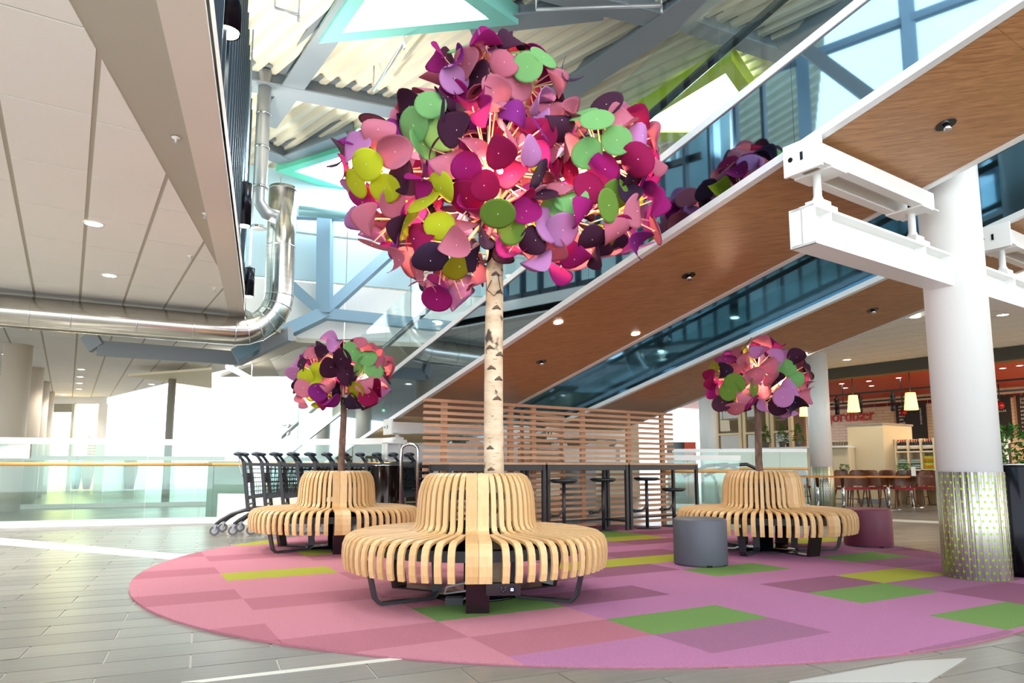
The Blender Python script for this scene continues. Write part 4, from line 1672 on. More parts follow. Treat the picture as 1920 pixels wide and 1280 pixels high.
tabtop = M('table_oak', (196, 158, 124), 0.4, var=0.15, scale=4, stretch=(2, 12, 2))
T0 = Vector((SA.x, SA.y, 0)) + sn * 0.08
labs = ['black steel bar table at the left part of the slatted screen, behind the birch bench', 'black steel bar table before the middle of the slatted screen', 'black steel bar table at the cafe end of the slatted screen']
for k in range(3):
    L_ = 1.525
    q = T0 + sd * (0.04 + k * (L_ + 0.03))
    t = thing('bar_table', labs[k], 'table', q, ang_s)
    zt = 1.0
    D = 0.55
    MB().box(0, L_, -D, 0, zt - 0.022, zt).build('tabletop', tabtop, t)
    mb = MB()
    for y in (-D + 0.03, -0.03):
        mb.box(0.03, L_ - 0.03, y - 0.02, y + 0.02, zt - 0.1, zt - 0.022)
    for x in (0.03, L_ - 0.03):
        mb.box(x - 0.02, x + 0.02, -D + 0.03, -0.03, zt - 0.1, zt - 0.022)
    mb.build('apron', black_steel, t)
    for x in (0.025, L_ - 0.025):
        for y in (-D + 0.025, -0.025):
            MB().box(x - 0.022, x + 0.022, y - 0.022, y + 0.022, 0.0135, zt - 0.022).build('leg', black_steel, t)
    for x in (0.025, L_ - 0.025):
        MB().box(x - 0.012, x + 0.012, -D + 0.04, -0.04, 0.13, 0.16).build('stretcher', black_steel, t)
    MB().box(0.04, L_ - 0.04, -0.04, -0.012, 0.13, 0.16).build('stretcher', black_steel, t)

for k, (x, ys, yb, lab) in enumerate(((1058, 901, 1003, 'round-seat black bar stool tucked at the middle bar table beside the birch bench'),
                                      (1132, 899, 994, 'round-seat black bar stool standing at the joint of two bar tables'),
                                      (1214, 897, 990, 'round-seat black bar stool under the cafe-end bar table'),
                                      (1264, 917, 986, 'lower black bar stool beside the cafe-side bench'))):
    p = gz(x, yb, 0.0135)
    hs = gy(x, ys, p.y).z
    t = thing('bar_stool', lab, 'stool', (p.x, p.y, 0.0135))
    mb = MB()
    mb.lathe([(0.0001, hs - 0.045), (0.15, hs - 0.045), (0.19, hs - 0.02), (0.192, hs), (0.16, hs + 0.008), (0.0001, hs)], 36)
    mb.build('seat', black_steel, t)
    mb = MB()
    mb.tube([(0, 0, 0.01), (0, 0, hs - 0.04)], 0.025, 14)
    mb.build('pole', black_steel, t)
    mb = MB()
    mb.lathe([(0.2, 0.0), (0.2, 0.008), (0.05, 0.018), (0.0001, 0.018)], 36)
    mb.build('base', black_steel, t)
    mb = MB()
    mb.tube([(0, 0, 0.36), (-0.03, -0.01, 0.31), (-0.08, -0.02, 0.27), (-0.16, -0.03, 0.26)], 0.018, 8)
    mb.tube([(-0.21, -0.09, 0.26), (-0.16, 0.0, 0.26), (-0.19, 0.1, 0.26)], 0.022, 8)
    mb.build('footrest', black_steel, t)

# ------------------------------------------------------------------ left glass balustrade
def balustrade(name, pts_, ztop, zwood, label, npan, toprail=0.1, wood=True):
    t = thing(name, label, 'balustrade', pts_[0])
    rail = M('white_rail', (240, 240, 238), 0.3)
    for i in range(len(pts_) - 1):
        a, b = Vector(pts_[i]), Vector(pts_[i + 1])
        d = b - a
        MB().beam(a + Vector((0, 0, ztop)), b + Vector((0, 0, ztop)), 0.09, toprail).build('top_rail', rail, t, True)
        MB().beam(a + Vector((0, 0, 0.05)), b + Vector((0, 0, 0.05)), 0.08, 0.1).build('base_channel', rail, t, True)
        n = npan[i]
        for k in range(n):
            p, q = a + d * ((k + 0.006) / n), a + d * ((k + 0.994) / n)
            mb = MB()
            s = Vector((d.y, -d.x, 0)).normalized() * 0.007
            z0, z1 = Vector((0, 0, 0.09)), Vector((0, 0, ztop - toprail / 2))
            mb.hexa([p - s + z0, p + s + z0, q + s + z0, q - s + z0, p - s + z1, p + s + z1, q + s + z1, q - s + z1])
            mb.build('glass_panel', glass_rail, t, True)
            if wood:
                nn_ = Vector((d.y, -d.x, 0)).normalized()
                mb = MB()
                m_ = p + Vector((0, 0, zwood))
                mb.tube([m_, m_ + nn_ * 0.07 - Vector((0, 0, 0.02))], 0.008, 6)
                mb.build('bracket', chrome, t, True)
        if wood:
            nn_ = Vector((d.y, -d.x, 0)).normalized()
            mb = MB()
            mb.tube([a + nn_ * 0.07 + Vector((0, 0, zwood)), b + nn_ * 0.07 + Vector((0, 0, zwood))], 0.028, 12)
            mb.build('handrail', M('beech_handrail', (216, 160, 92), 0.4), t, True)
    return t


bp_ = [gy(-140, 900, 10.6), gy(0, 900, 11.0), gy(400, 900, 12.0), gy(660, 900, 11.5), gy(735, 900, 11.2)]
balustrade('glass_balustrade', [(p.x, p.y, 0) for p in bp_], 1.36, 0.99, 'long glass balustrade with white top rail and beech handrail behind the carts', [1, 3, 2, 1])
bp2 = [gy(-60, 900, 15.5), gy(420, 900, 17.5)]
balustrade('glass_balustrade', [(p.x, p.y, 0) for p in bp2], 1.15, 1.0, 'farther glass balustrade seen through the long one', [8])
p = gy(436, 890, 12.6)
tag(MB().box(p.x - 0.45, p.x + 0.25, p.y, p.y + 0.1, 0.0, 1.05).build('escalator_end', M('grey_green_metal', (120, 134, 126), 0.35, 0.3)), 'grey metal end panel behind the first shopping cart', 'panel')
mb = MB()
q0, q1 = gy(410, 900, 11.75), gy(760, 900, 11.0)
d = (q1 - q0)
mb.hexa([(q0.x, q0.y, 0), (q1.x, q1.y, 0), (q1.x, q1.y + 0.1, 0), (q0.x, q0.y + 0.1, 0), (q0.x, q0.y, 0.5), (q1.x, q1.y, 0.5), (q1.x, q1.y + 0.1, 0.5), (q0.x, q0.y + 0.1, 0.5)])
struct(mb.build('wall_low', M('plinth_cream', (232, 224, 208), 0.6)))
p = gy(45, 848, 10.95)
mb = MB()
a, b = gy(0, 828, 11.02), gy(60, 828, 11.12)
zl, zh = gy(20, 859, 11.0).z, gy(20, 829, 11.0).z
mb.beam(Vector((a.x, a.y - 0.03, (zl + zh) / 2)), Vector((b.x, b.y - 0.03, (zl + zh) / 2)), 0.01, zh - zl)
tag(mb.build('notice_sheet', white), 'blank white sheet fixed to the long glass balustrade', 'sheet')

# ------------------------------------------------------------------ far shop on the left
SH = 26.5
sl = gy(86, 800, SH)
sr = gy(192, 800, SH)
shop = thing('clothes_shop', 'bright cream shop front with glass and shelves at the far end', 'shop', (sl.x, SH, 0))
shz = gy(190, 757, SH).z
W_ = sr.x - sl.x
wall_sh = M('shop_cream_glow', (250, 228, 178), 0.6, emit=0.35)  # faint glow put into the wall colour so the shop looks lit
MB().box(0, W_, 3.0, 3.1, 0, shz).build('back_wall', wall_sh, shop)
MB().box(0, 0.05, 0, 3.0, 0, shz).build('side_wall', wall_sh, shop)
MB().box(-0.1, W_ + 0.1, 0, 3.1, shz, CZ + 0.1).build('header', white, shop)
MB().box(W_ - 0.2, W_ + 0.15, 0, 3.1, 0, shz).build('pier', white, shop)
MB().box(0, W_ * 0.46, -0.05, 0.05, shz - 0.32, shz).build('shutter', M('shutter_grey', (150, 146, 128), 0.4), shop)
MB().box(W_ * 0.45, W_ * 0.5, -0.06, 0.06, 0, shz).build('mullion', M('mullion_grey', (176, 176, 166), 0.4), shop)
MB().box(W_ * 0.5, W_ - 0.2, -0.01, 0.01, 0, shz).build('pane', glass_clear, shop)
for k, (x0, z0, n) in enumerate(((0.05, 1.2, 9), (W_ * 0.62, 1.0, 12), (W_ * 0.75, 1.0, 12))):
    for j in range(n):
        MB().box(x0, x0 + 0.28, 2.6, 2.95, z0 + j * 0.12, z0 + j * 0.12 + 0.06).build('rack', M('rack_brown', (84, 62, 52), 0.6), shop)
for x, z in ((0.9, 1.35), (1.35, 1.2)):
    MB().box(x, x + 0.8, 2.5, 2.9, z + 0.7, z + 0.78).build('shelf', M('shelf_tan', (180, 140, 90), 0.5), shop)
for x, z in ((W_ * 0.55, 2.1), (W_ * 0.6, 2.4), (W_ * 0.52, 2.3)):
    mb = MB()
    mb.ball((sl.x + x, SH + 1.2, z), 0.16, 14)
    mb.tube([(sl.x + x, SH + 1.2, z + 0.15), (sl.x + x, SH + 1.2, shz)], 0.01, 5)
    tag(mb.build('globe_pendant', M('globe_lamp', (255, 250, 240), 0.3, emit=4.0)), 'white globe pendant lamp inside the cream shop', 'lamp', 'shop pendants')
for x, c in ((0.3, (90, 110, 160)), (0.75, (120, 60, 60)), (2.2, (90, 76, 70)), (2.5, (120, 80, 60))):
    mb = MB()
    mb.lathe([(0.12, 0.0), (0.2, 0.5), (0.24, 0.9), (0.2, 1.15), (0.06, 1.3), (0.0001, 1.32)], 16, (sl.x + x, SH + 1.6, 0.05))
    tag(mb.build('clothing_display', M('cloth_%d' % int(x * 10), c, 0.9)), 'clothing on a stand inside the cream shop', 'clothing', 'shop clothing')
light('shop_light', 'AREA', (sl.x + W_ / 2, SH + 1.5, shz - 0.1), 120, (1, 0.88, 0.65), 2.0, (0, 0, 0), shop)
# thin mullions of the far glazed facade
fac = thing('window_1', 'bright glazed facade far beyond the balustrade', 'window', gy(420, 800, 34))
struct(fac)
for x in (215, 330, 462, 560):
    p = gy(x, 800, 34)
    MB().box(p.x - 0.04, p.x + 0.04, 33.9, 34.1, 0, 6).build('mullion', M('pale_mullion', (200, 214, 222), 0.4), fac, True)
a, b = gy(150, 770, 34), gy(640, 770, 34)
MB().box(a.x, b.x, 33.95, 34.05, 2.9, 3.0).build('transom', MATS['pale_mullion'], fac, True)
MB().beam(gy(192, 803, 33), gy(300, 787, 33), 0.4, 0.2).build('sill', M('sky_blue_sill', (186, 216, 232), 0.5), fac, True)
# hanging triangular raft and strip lamp
mb = MB()
zr = 3.35
mb.prism([tuple(gz(x, y, zr))[:2] for x, y in ((240, 705), (397, 693), (397, 728))][::-1], zr, zr + 0.06)
tag(mb.build('ceiling_raft', M('cream_raft', (244, 232, 200), 0.7)), 'pale triangular raft hanging under the ceiling near the slim post', 'ceiling raft')
for a, b, lab in (((428, 687), (478, 714), 'white strip lamp hanging beyond the triangular raft'),):
    p, q = gz(a[0], a[1], 3.2), gz(b[0], b[1], 3.2)
    mb = MB()
    mb.beam(p, q, 0.12, 0.08)
    for f_ in (0.15, 0.85):
        v = p + (q - p) * f_
        mb.tube([v, (v.x, v.y, CZ - 0.01)], 0.008, 5)
    tag(mb.build('strip_lamp', M('strip_glow', (255, 250, 235), 0.4, emit=2.5)), lab, 'lamp')
# exit signs
for x, y, Y, lab in ((695, 771, 17.0, 'green exit sign hanging under the walkway beyond the carts'), (0, 734, 18.0, 'green exit sign beside the cream column')):
    p = gy(x, y, Y)
    t = thing('exit_sign', lab, 'sign', p)
    MB().box(-0.075, 0.075, -0.02, 0.02, -0.045, 0.045).build('panel', M('exit_green', (0, 150, 90), 0.4, emit=0.8), t)
    wm = M('exit_white', (235, 255, 245), 0.4, emit=1.0)
    MB().box(0.02, 0.06, -0.024, -0.02, -0.035, 0.035).build('door_symbol', wm, t)
    mb = MB()
    mb.ball((-0.02, -0.023, 0.022), 0.009, 8)
    mb.beam((-0.02, -0.023, 0.01), (-0.03, -0.023, -0.012), 0.004, 0.014, (0, 1, 0))
    mb.beam((-0.03, -0.023, -0.012), (-0.015, -0.023, -0.034), 0.004, 0.008, (0, 1, 0))
    mb.beam((-0.03, -0.023, -0.012), (-0.05, -0.023, -0.028), 0.004, 0.008, (0, 1, 0))
    mb.build('runner_symbol', wm, t)
    mb = MB()
    mb.tube([(0, 0, 0.045), (0, 0, CZ - p.z)], 0.008, 6)
    mb.build('hanger', chrome, t)

# ------------------------------------------------------------------ cream wall in the middle distance
cw = M('middle_wall', (236, 220, 186), 0.6)
mb = MB()
a, b = gy(622, 800, 21), gy(700, 800, 21.5)
mb.box(a.x, -0.4, 21, 21.2, 0, 3.6)
struct(mb.build('wall_far', cw))
mb = MB()
mb.box(-0.4, 4.2, 23, 23.2, 0, 3.6)
struct(mb.build('wall_far_centre', M('middle_wall_2', (226, 216, 196), 0.6)))
for x, Y, lab in ((672, 16.5, 'cream round column beside the green exit sign'), (640, 18.5, 'grey-green round column behind the small lamp tree by the carts')):
    p = gy(x, 800, Y)
    column(p.x, p.y, 0.22, CZ - 0.005, 0, lab, False, M('col_%d' % x, (222, 214, 184) if x == 672 else (176, 182, 170), 0.6))
# small goods shelf behind the rail
p = gy(655, 805, 19.5)
t = thing('goods_shelf', 'white shelf of small colourful goods beside the cream column', 'shelf', (p.x - 0.6, 19.5, 0))
MB().box(0, 1.3, 0, 0.4, 0, 1.0).build('carcass', white, t)
for k in range(9):
    MB().box(0.05 + k * 0.135, 0.16 + k * 0.135, 0.05, 0.3, 1.0, 1.25 + 0.25 * random.random()).build('box', M('goods_%d' % (k % 4), ((224, 120, 40), (60, 60, 60), (240, 230, 210), (180, 60, 40))[k % 4], 0.6), t)

# ------------------------------------------------------------------ cafe on the right
WF = 13.2            # shop front plane
p1, p2 = rw(1648, 701, WF), rw(1648, 655, WF)
zb_f = p1.z
s_l = sw(rw(1262, 740, WF))[0]
s_r = -12.0
fas = M('dark_fascia', (74, 72, 62), 0.6)


def rb(s0, s1, w0_, w1_, z0, z1):
    return MB().hexa([fl(s0, w0_, z0), fl(s1, w0_, z0), fl(s1, w1_, z0), fl(s0, w1_, z0), fl(s0, w0_, z1), fl(s1, w0_, z1), fl(s1, w1_, z1), fl(s0, w1_, z1)])


struct(rb(s_r, s_l, WF, WF + 0.15, zb_f, 3.75).build('wall_fascia', fas))
struct(rb(s_r, s_l, WF + 0.15, WF + 0.9, zb_f + 0.05, zb_f + 0.25).build('trim_6', M('brown_soffit', (150, 96, 40), 0.5)))
zr_c = zb_f + 0.12
hit = gz(1620, 748, zr_c)
WB = sw(hit)[1]
struct(rb(s_r, s_l + 4, WF + 0.9, WB + 0.1, zr_c, zr_c + 0.1).build('ceiling_red', M('red_ceiling', (214, 74, 48), 0.5)))
brick = bpy.data.materials.new('cream_glazed_tile')
brick.use_nodes = True
nt = brick.node_tree
b_ = nt.nodes['Principled BSDF']
b_.inputs['Roughness'].default_value = 0.25
tc = nt.nodes.new('ShaderNodeTexCoord')
mp = nt.nodes.new('ShaderNodeMapping')
mp.inputs['Rotation'].default_value = (PI / 2, 0, 0)
bk = nt.nodes.new('ShaderNodeTexBrick')
bk.inputs['Scale'].default_value = 1.0
bk.inputs['Brick Width'].default_value = 0.4
bk.inputs['Row Height'].default_value = 0.11
bk.inputs['Mortar Size'].default_value = 0.008
bk.inputs['Color1'].default_value = (*lin((238, 210, 172)), 1)
bk.inputs['Color2'].default_value = (*lin((232, 202, 162)), 1)
bk.inputs['Mortar'].default_value = (*lin((196, 160, 122)), 1)
sepb = nt.nodes.new('ShaderNodeSeparateXYZ')
comb = nt.nodes.new('ShaderNodeCombineXYZ')
nt.links.new(tc.outputs['Object'], sepb.inputs[0])
nt.links.new(sepb.outputs['Y'], comb.inputs['X'])
nt.links.new(sepb.outputs['Z'], comb.inputs['Y'])
nt.links.new(comb.outputs[0], bk.inputs['Vector'])
nt.links.new(bk.outputs['Color'], b_.inputs['Base Color'])
wall_c = struct(rb(s_r, s_l + 4, WB, WB + 0.15, 0, zr_c + 0.1).build('wall_cafe', brick))
# dark red tile band
za, zb2 = rw(1640, 763, WB).z, rw(1640, 757, WB).z
red_t = M('oxblood_tile', (110, 40, 34), 0.25)
n_t = 56
for k in range(n_t):
    s0 = s_r + 4 + k * 0.46
    if s0 > s_l + 3:
        break
    rb(s0 + 0.01, s0 + 0.45, WB - 0.012, WB, za, za + max(0.1, zb2 - za)).build('band_tile', red_t, wall_c)


def onwall(x, y, off=0.02):
    return rw(x, y, WB - off)


# red shop sign letters
a, b = onwall(1554, 792), onwall(1640, 785)
xd = -RH
zsign = onwall(1600, 789).z
sgn = text('shop_sign', 'jordb\u00e6r', 0.62, M('sign_red', (214, 48, 34), 0.4), Vector((a.x, a.y, zsign)), xd, (0, 0, 1), None, 0.02, (b - a).length)
tag(sgn, 'red lettering reading jordbær on the cream tiled cafe wall', 'sign')
# chalkboards: the handwriting is too small to read, so it is a row of chalk strokes
def scribble(root, p, xdir, up, n, h):
    mb = MB()
    x = 0.0
    for _ in range(n):
        a = p + xdir * x
        mb.beam(a, a + up * h * random.uniform(0.6, 1.0) + xdir * h * 0.15, 0.012, 0.03, RN)
        mb.beam(a + up * h * 0.1, a + up * h * 0.1 + xdir * h * 0.4, 0.012, 0.025, RN)
        x += h * random.uniform(0.5, 0.75)
    o = mb.build('handwriting', ink, root, True)
    o['kind'] = 'stuff'


chalk = M('chalkboard', (50, 46, 40), 0.7)
ink = M('chalk_white', (222, 214, 200), 0.8)
boards = [((1679, 757), (1741, 824), 'chalkboard menu with a column of small writing beside the red lettering', ['x' * q for q in (5, 3, 5, 5, 4, 5, 3, 4, 7)], False),
          ((1846, 744), (1901, 822), 'wide chalkboard menu between the large column and the next board', ['x' * q for q in (7, 5, 9, 11, 0, 5, 4, 0, 3)], True),
          ((1904, 742), (1975, 822), 'chalkboard menu at the edge of the cafe headed jordbær bar', ['jordbær', 'bar'] + ['x' * q for q in (8, 6, 5, 7, 5, 6, 4)], True)]
for (x0, y0), (x1, y1), lab, lines, big in boards:
    A_, B_ = onwall(x0, y0, 0.0), onwall(x1, y1, 0.0)
    sA, sB = sw(A_)[0], sw(B_)[0]
    zt_, zb_ = A_.z, onwall(x0, y1).z
    t = thing('chalkboard', lab, 'menu board', (A_ + B_) / 2)
    rb(sA, sB, WB - 0.03, WB - 0.001, zb_, zt_).build('board', chalk, t, True)
    rb(sA + 0.03, sA - 0.01, WB - 0.04, WB - 0.001, zb_, zt_).build('edge', M('board_edge', (190, 130, 90), 0.5), t, True)
    hh = (zt_ - zb_) / 11
    for k, ln in enumerate(lines):
        if not ln:
            continue
        if ln.startswith('jordb') or ln == 'bar':
            p = fl(sA - 0.12, WB - 0.035, zt_ - hh * (k + 1.2))
            text('writing', ln, hh * 1.3, ink, p, xd, (0, 0, 1), t, 0.002)
        else:
            scribble(t, fl(sA - 0.12, WB - 0.035, zt_ - hh * (k + 1.2)), xd, Vector((0, 0, 1)), len(ln), hh * 0.55)
    if not big:
        scribble(t, fl(sB + 0.2, WB - 0.035, zt_ - 0.2), Vector((0, 0, -1)), xd, 14, hh * 0.6)
# track rails with spot heads
for (x0, y0, x1, y1, wt, lab) in ((1440, 758, 1960, 698, WF + 2.2, 'black lighting track nearer the dark fascia'), (1440, 768, 1960, 726, WF + 3.2, 'black lighting track nearer the tiled cafe wall')):
    q0, q1 = rw(x0, y0, wt), rw(x1, y1, wt)
    zt_ = rw(1650, y0 + (y1 - y0) * (1650 - x0) / (x1 - x0), wt).z
    t = thing('lighting_track', lab, 'track light', Vector((q1.x, q1.y, zt_)))
    q0.z = q1.z = zt_
    MB().beam(q0, q1, 0.05, 0.05).build('rail', black_steel, t, True)
    for xk in (1520, 1568, 1611, 1673, 1862):
        q = rw(xk, 740, wt)
        mb = MB()
        mb.tube([(q.x, q.y, zt_), (q.x, q.y, zt_ - 0.12)], 0.03, 8)
        mb.tube([(q.x, q.y, zt_ - 0.1), (q.x, q.y, zt_ - 0.34)], 0.07, 12)
        mb.build('spot_head', black_steel, t, True)
    for xk in (1580, 1690, 1850):
        q = rw(xk, 740, wt)
        mb = MB()
        mb.tube([(q.x, q.y, zt_), (q.x, q.y, zr_c)], 0.012, 6)
        mb.build('drop_rod', black_steel, t, True)
# red ceiling downlights
for x, y in ((1578, 719), (1585, 727), (1629, 714), (1634, 723), (1685, 708), (1880, 690), (1912, 685)):
    p = gz(x, y, zr_c - 0.002)
    t = thing('cafe_downlight', 'small round downlight glowing in the red cafe ceiling', 'downlight', p, 0, 'cafe ceiling downlights')
    o = place('lens', dl_me, t)
    o.scale = (0.8, 0.8, 1)
    place('rim', rim_me, t).scale = (0.8, 0.8, 1)
# pendant lamps with yellow shades
shade_m = M('lit_fabric_shade', (255, 226, 160), 0.8, emit=1.8, ecol=(255, 200, 90))
for x, y0, y1, wpx, wq, lab in ((1508, 752, 780, 17, 12.6, 'yellow fabric pendant lamp left of the white column by the cafe chairs'),
                                (1601, 741, 772, 22, 13.8, 'yellow fabric pendant lamp before the red lettering'),
                                (1709, 736, 768, 24, 13.8, 'yellow fabric pendant lamp beside the chalkboard'),
                                (1268, 783, 804, 27, 12.4, 'wide white drum pendant lamp at the end of the slatted screen')):
    a, b = rw(x, y0, wq), rw(x, y1, wq)
    t = thing('pendant_lamp', lab, 'lamp', (b.x, b.y, b.z))
    r1 = wpx / 2 * b.y / F
    h_ = a.z - b.z
    mb = MB()
    mb.lathe([(r1, 0), (r1 * (0.7 if wpx < 26 else 0.9), h_)], 28)
    mb.lathe([(r1 * 0.97, 0.004), (r1 * 0.68 if wpx < 26 else r1 * 0.87, h_ - 0.004)], 28)
    mb.build('shade', shade_m if wpx < 26 else M('white_lit_shade', (255, 246, 226), 0.8, emit=1.6), t)
    mb = MB()
    mb.tube([(0, 0, h_), (0, 0, (zr_c if wq > 13.3 else CZ) - b.z)], 0.01, 6)
    mb.build('cord', black_steel, t)
    mb = MB()
    mb.ball((0, 0, h_ * 0.45), 0.06, 12)
    mb.build('bulb', LAMPWARM, t)
    light('pendant_glow', 'POINT', (b.x, b.y, b.z + h_ * 0.3), 14, (1, 0.8, 0.5), 0.08, (0, 0, 0), t)
# red ball lamps in front of the boards
for x, y, y_t, lab in ((1693, 773, 700, 'small red ball lamp hanging before the chalkboard beside the lettering'), (1875, 760, 697, 'small red ball lamp hanging on a rod before the wide chalkboard')):
    p = rw(x, y, WB - 1.2)
    t = thing('ball_lamp', lab, 'lamp', p)
    mb = MB()
    mb.ball((0, 0, 0), 0.12, 16)
    mb.build('globe', M('red_enamel', (170, 30, 30), 0.2), t)
    mb = MB()
    mb.tube([(0, 0, 0.1), (0, 0, zr_c - p.z)], 0.015, 6)
    mb.build('rod', black_steel, t)
# cafe light
light('cafe_light', 'AREA', fl(2.0, (WF + WB) / 2, zr_c - 0.05), 200, (1, 0.82, 0.56), 4.0)
light('cafe_light', 'AREA', fl(-5.0, (WF + WB) / 2, zr_c - 0.05), 200, (1, 0.82, 0.56), 4.0)
# cream cabinet block
def cab(x0, y0, x1, y1, wq, depth, name, label, cat, m, floor_=True):
    a, b = rw(x0, y0, wq), rw(x1, y1, wq)
    sA, sB = sw(a)[0], sw(b)[0]
    zt_ = rw((x0 + x1) / 2, y0, wq).z
    t = thing(name, label, cat, fl((sA + sB) / 2, wq, 0))
    return t, sA, sB, zt_


t, sA, sB, zt_ = cab(1588, 797, 1664, 945, 13.4, 1.0, 'cream_cabinet', 'tall plain cream cabinet block behind the cafe chairs', 'cabinet', cream)
cabm = M('cabinet_cream', (222, 204, 168), 0.6)
rb(sA, sB, 13.4, 14.9, 0.0, zt_).build('body', cabm, t, True)
cab_end = sB
rb(sA + 0.03, sB - 0.03, 13.37, 14.93, zt_, zt_ + 0.05).build('top', M('cabinet_top', (150, 140, 130), 0.5), t, True)
rb(sA - 0.01, sB + 0.01, 13.38, 13.4, 0.0, 0.12).build('plinth', grey_steel, t, True)
# shelf unit with bottles and jars
wq = 13.9
a, b = rw(1672, 826, wq), rw(1775, 826, wq)
sA, sB = sw(a)[0], sw(b)[0]
zt_ = rw(1715, 822, wq).z
sA = min(sA, cab_end - 0.03)
t = thing('shelf_unit', 'cream shelf unit with bottles and jars behind the cafe tables', 'shelf', fl(sA, wq, 0))
shm = M('shelf_cream', (240, 222, 186), 0.5)
rb(sA, sB, wq + 0.36, wq + 0.4, 0, zt_).build('back_panel', shm, t, True)
nb = 4
bw = (sB - sA) / nb
rows = 4
rh = zt_ / rows * 0.86
for k in range(nb + 1):
    s0 = sA + bw * k
    rb(s0 - 0.02, s0 + 0.02, wq, wq + 0.36, 0, zt_).build('upright', shm, t, True)
zs_ = []
for j in range(rows):
    z = zt_ - 0.33 - j * 0.46
    zs_.append(z)
    if z < 0.05:
        break
    rb(sA, sB, wq, wq + 0.36, z - 0.02, z + 0.02).build('shelf_board', shm, t, True)
wine = M('dark_bottle', (40, 34, 40), 0.15)
lblm = M('bottle_label', (238, 228, 212), 0.6)
capm = M('red_capsule', (210, 70, 56), 0.4)
jarm = M('teal_jar', (86, 112, 108), 0.3)
jarw = M('jar_pattern', (200, 214, 204), 0.5)
tin1, tin2 = M('lime_tin', (170, 190, 40), 0.4), M('orange_tin', (226, 130, 40), 0.4)
bme = MB()
bme.mi = 0
bme.lathe([(0.036, 0), (0.038, 0.01), (0.038, 0.19), (0.03, 0.215), (0.014, 0.24), (0.014, 0.27)], 14)
bme.mi = 1
bme.lathe([(0.0388, 0.05), (0.0388, 0.14)], 14)
bme.mi = 2
bme.lathe([(0.016, 0.25), (0.016, 0.3), (0.0001, 0.302)], 10)
bottle_me = bme.mesh('bottle', [wine, lblm, capm])
jb = MB()
jb.lathe([(0.05, 0), (0.052, 0.01), (0.052, 0.12), (0.045, 0.13), (0.0001, 0.13)], 14)
jb.mi = 1
for q in (0.03, 0.08):
    jb.lathe([(0.0525, q), (0.0525, q + 0.025)], 14)
jar_me = jb.mesh('jar', [jarm, jarw])
tb = MB()
tb.lathe([(0.055, 0), (0.055, 0.16), (0.0001, 0.165)], 14)
tb.mi = 1
tb.lathe([(0.0555, 0.05), (0.0555, 0.11)], 14)
tin_me = tb.mesh('tin', [tin1, tin2])
for k in range(nb):
    for q in range(5):
        s_ = sA + bw * k + bw * (q + 0.75) / 5.5
        p = fl(s_, wq + 0.1, zs_[0] + 0.02)
        tag(place('wine_bottle', bottle_me, None, p), 'dark bottle with white label and red cap on the top shelf of the cream unit', 'bottle', 'bottles on the cream shelf unit')
        if k < 2:
            for lv in range(2):
                p = fl(s_, wq + 0.12, zs_[1] + 0.02 + lv * 0.131)
                tag(place('glass_jar', jar_me, None, p), 'teal patterned jar stacked on the middle shelf of the cream unit', 'jar', 'jars on the cream shelf unit')
        else:
            for lv in range(2):
                p = fl(s_, wq + 0.12, zs_[1] + 0.02 + lv * 0.166)
                tag(place('tin', tin_me, None, p), 'lime and orange tin stacked on the shelf near the large column', 'tin', 'tins on the cream shelf unit')
# unit at the far right edge with the plant
wq = 12.2
a, b = rw(1856, 822, wq), rw(1878, 822, wq)
sA, sB = sw(a)[0], sw(b)[0]
zt_ = rw(1866, 818, wq).z
t = thing('shelf_unit', 'white shelf unit with boxes between the dotted column and leafy plant', 'shelf', fl(sA, wq, 0))
rb(sA + 1.0, sB, wq + 0.3, wq + 0.34, 0, zt_).build('back_panel', white, t, True)
rb(sB - 0.04, sB, wq, wq + 0.3, 0, zt_).build('upright', white, t, True)
rb(sA + 1.0, sA + 0.96, wq, wq + 0.3, 0, zt_).build('upright', white, t, True)
for j in range(4):
    z = zt_ - 0.32 - j * 0.3
    rb(sA + 1.0, sB, wq, wq + 0.3, z - 0.015, z + 0.015).build('shelf_board', white, t, True)
    for q in range(6):
        s_ = sB + 0.1 + q * 0.16
        c = ((60, 50, 70), (230, 180, 40), (120, 116, 60), (60, 90, 40))[(q + j) % 4]
        rb(s_, s_ + 0.12, wq + 0.04, wq + 0.2, z + 0.015, z + 0.2).build('box', M('packet_%d' % ((q + j) % 4), c, 0.5), t, True)
# leafy plants
leaf_g = [M('plant_green_%d' % i, c, 0.5) for i, c in enumerate(((58, 110, 36), (84, 142, 48), (44, 88, 34)))]
lq = []
for m_ in leaf_g:
    mb = MB()
    mb.v += [(0, 0, 0), (0.03, 0.012, 0.008), (0.07, 0, 0.0), (0.03, -0.012, 0.008), (0.035, 0, -0.004)]
    mb.face([0, 3, 4])
    mb.face([0, 4, 1])
    mb.face([4, 3, 2])
    mb.face([1, 4, 2])
    lq.append(mb)


def foliage(root, c, rx, rz, n, cone=False, scale=1.0):
    for i_, m_ in enumerate(leaf_g):
        mb = MB()
        for _ in range(n // 3):
            z = random.random()
            rr = (1 - z) if cone else math.sqrt(max(0.02, 1 - (2 * z - 1) ** 2))
            a = random.random() * 2 * PI
            q = rx * rr * math.sqrt(random.uniform(0.25, 1))
            base = Vector((c[0] + q * math.cos(a), c[1] + q * math.sin(a), c[2] + rz * z))
            mt = Matrix.Rotation(a + random.gauss(0, .7), 4, 'Z') @ Matrix.Rotation(random.uniform(-0.9, 0.6), 4, 'Y') @ Matrix.Scale(scale * random.uniform(.7, 1.3), 4)
            k0 = len(mb.v)
            for v in lq[i_].v:
                mb.v.append(tuple(base + (mt @ Vector(v))))
            for f_ in lq[i_].f:
                mb.face([k0 + w for w in f_])
        o = mb.build('foliage', m_, root)
        o['kind'] = 'stuff'


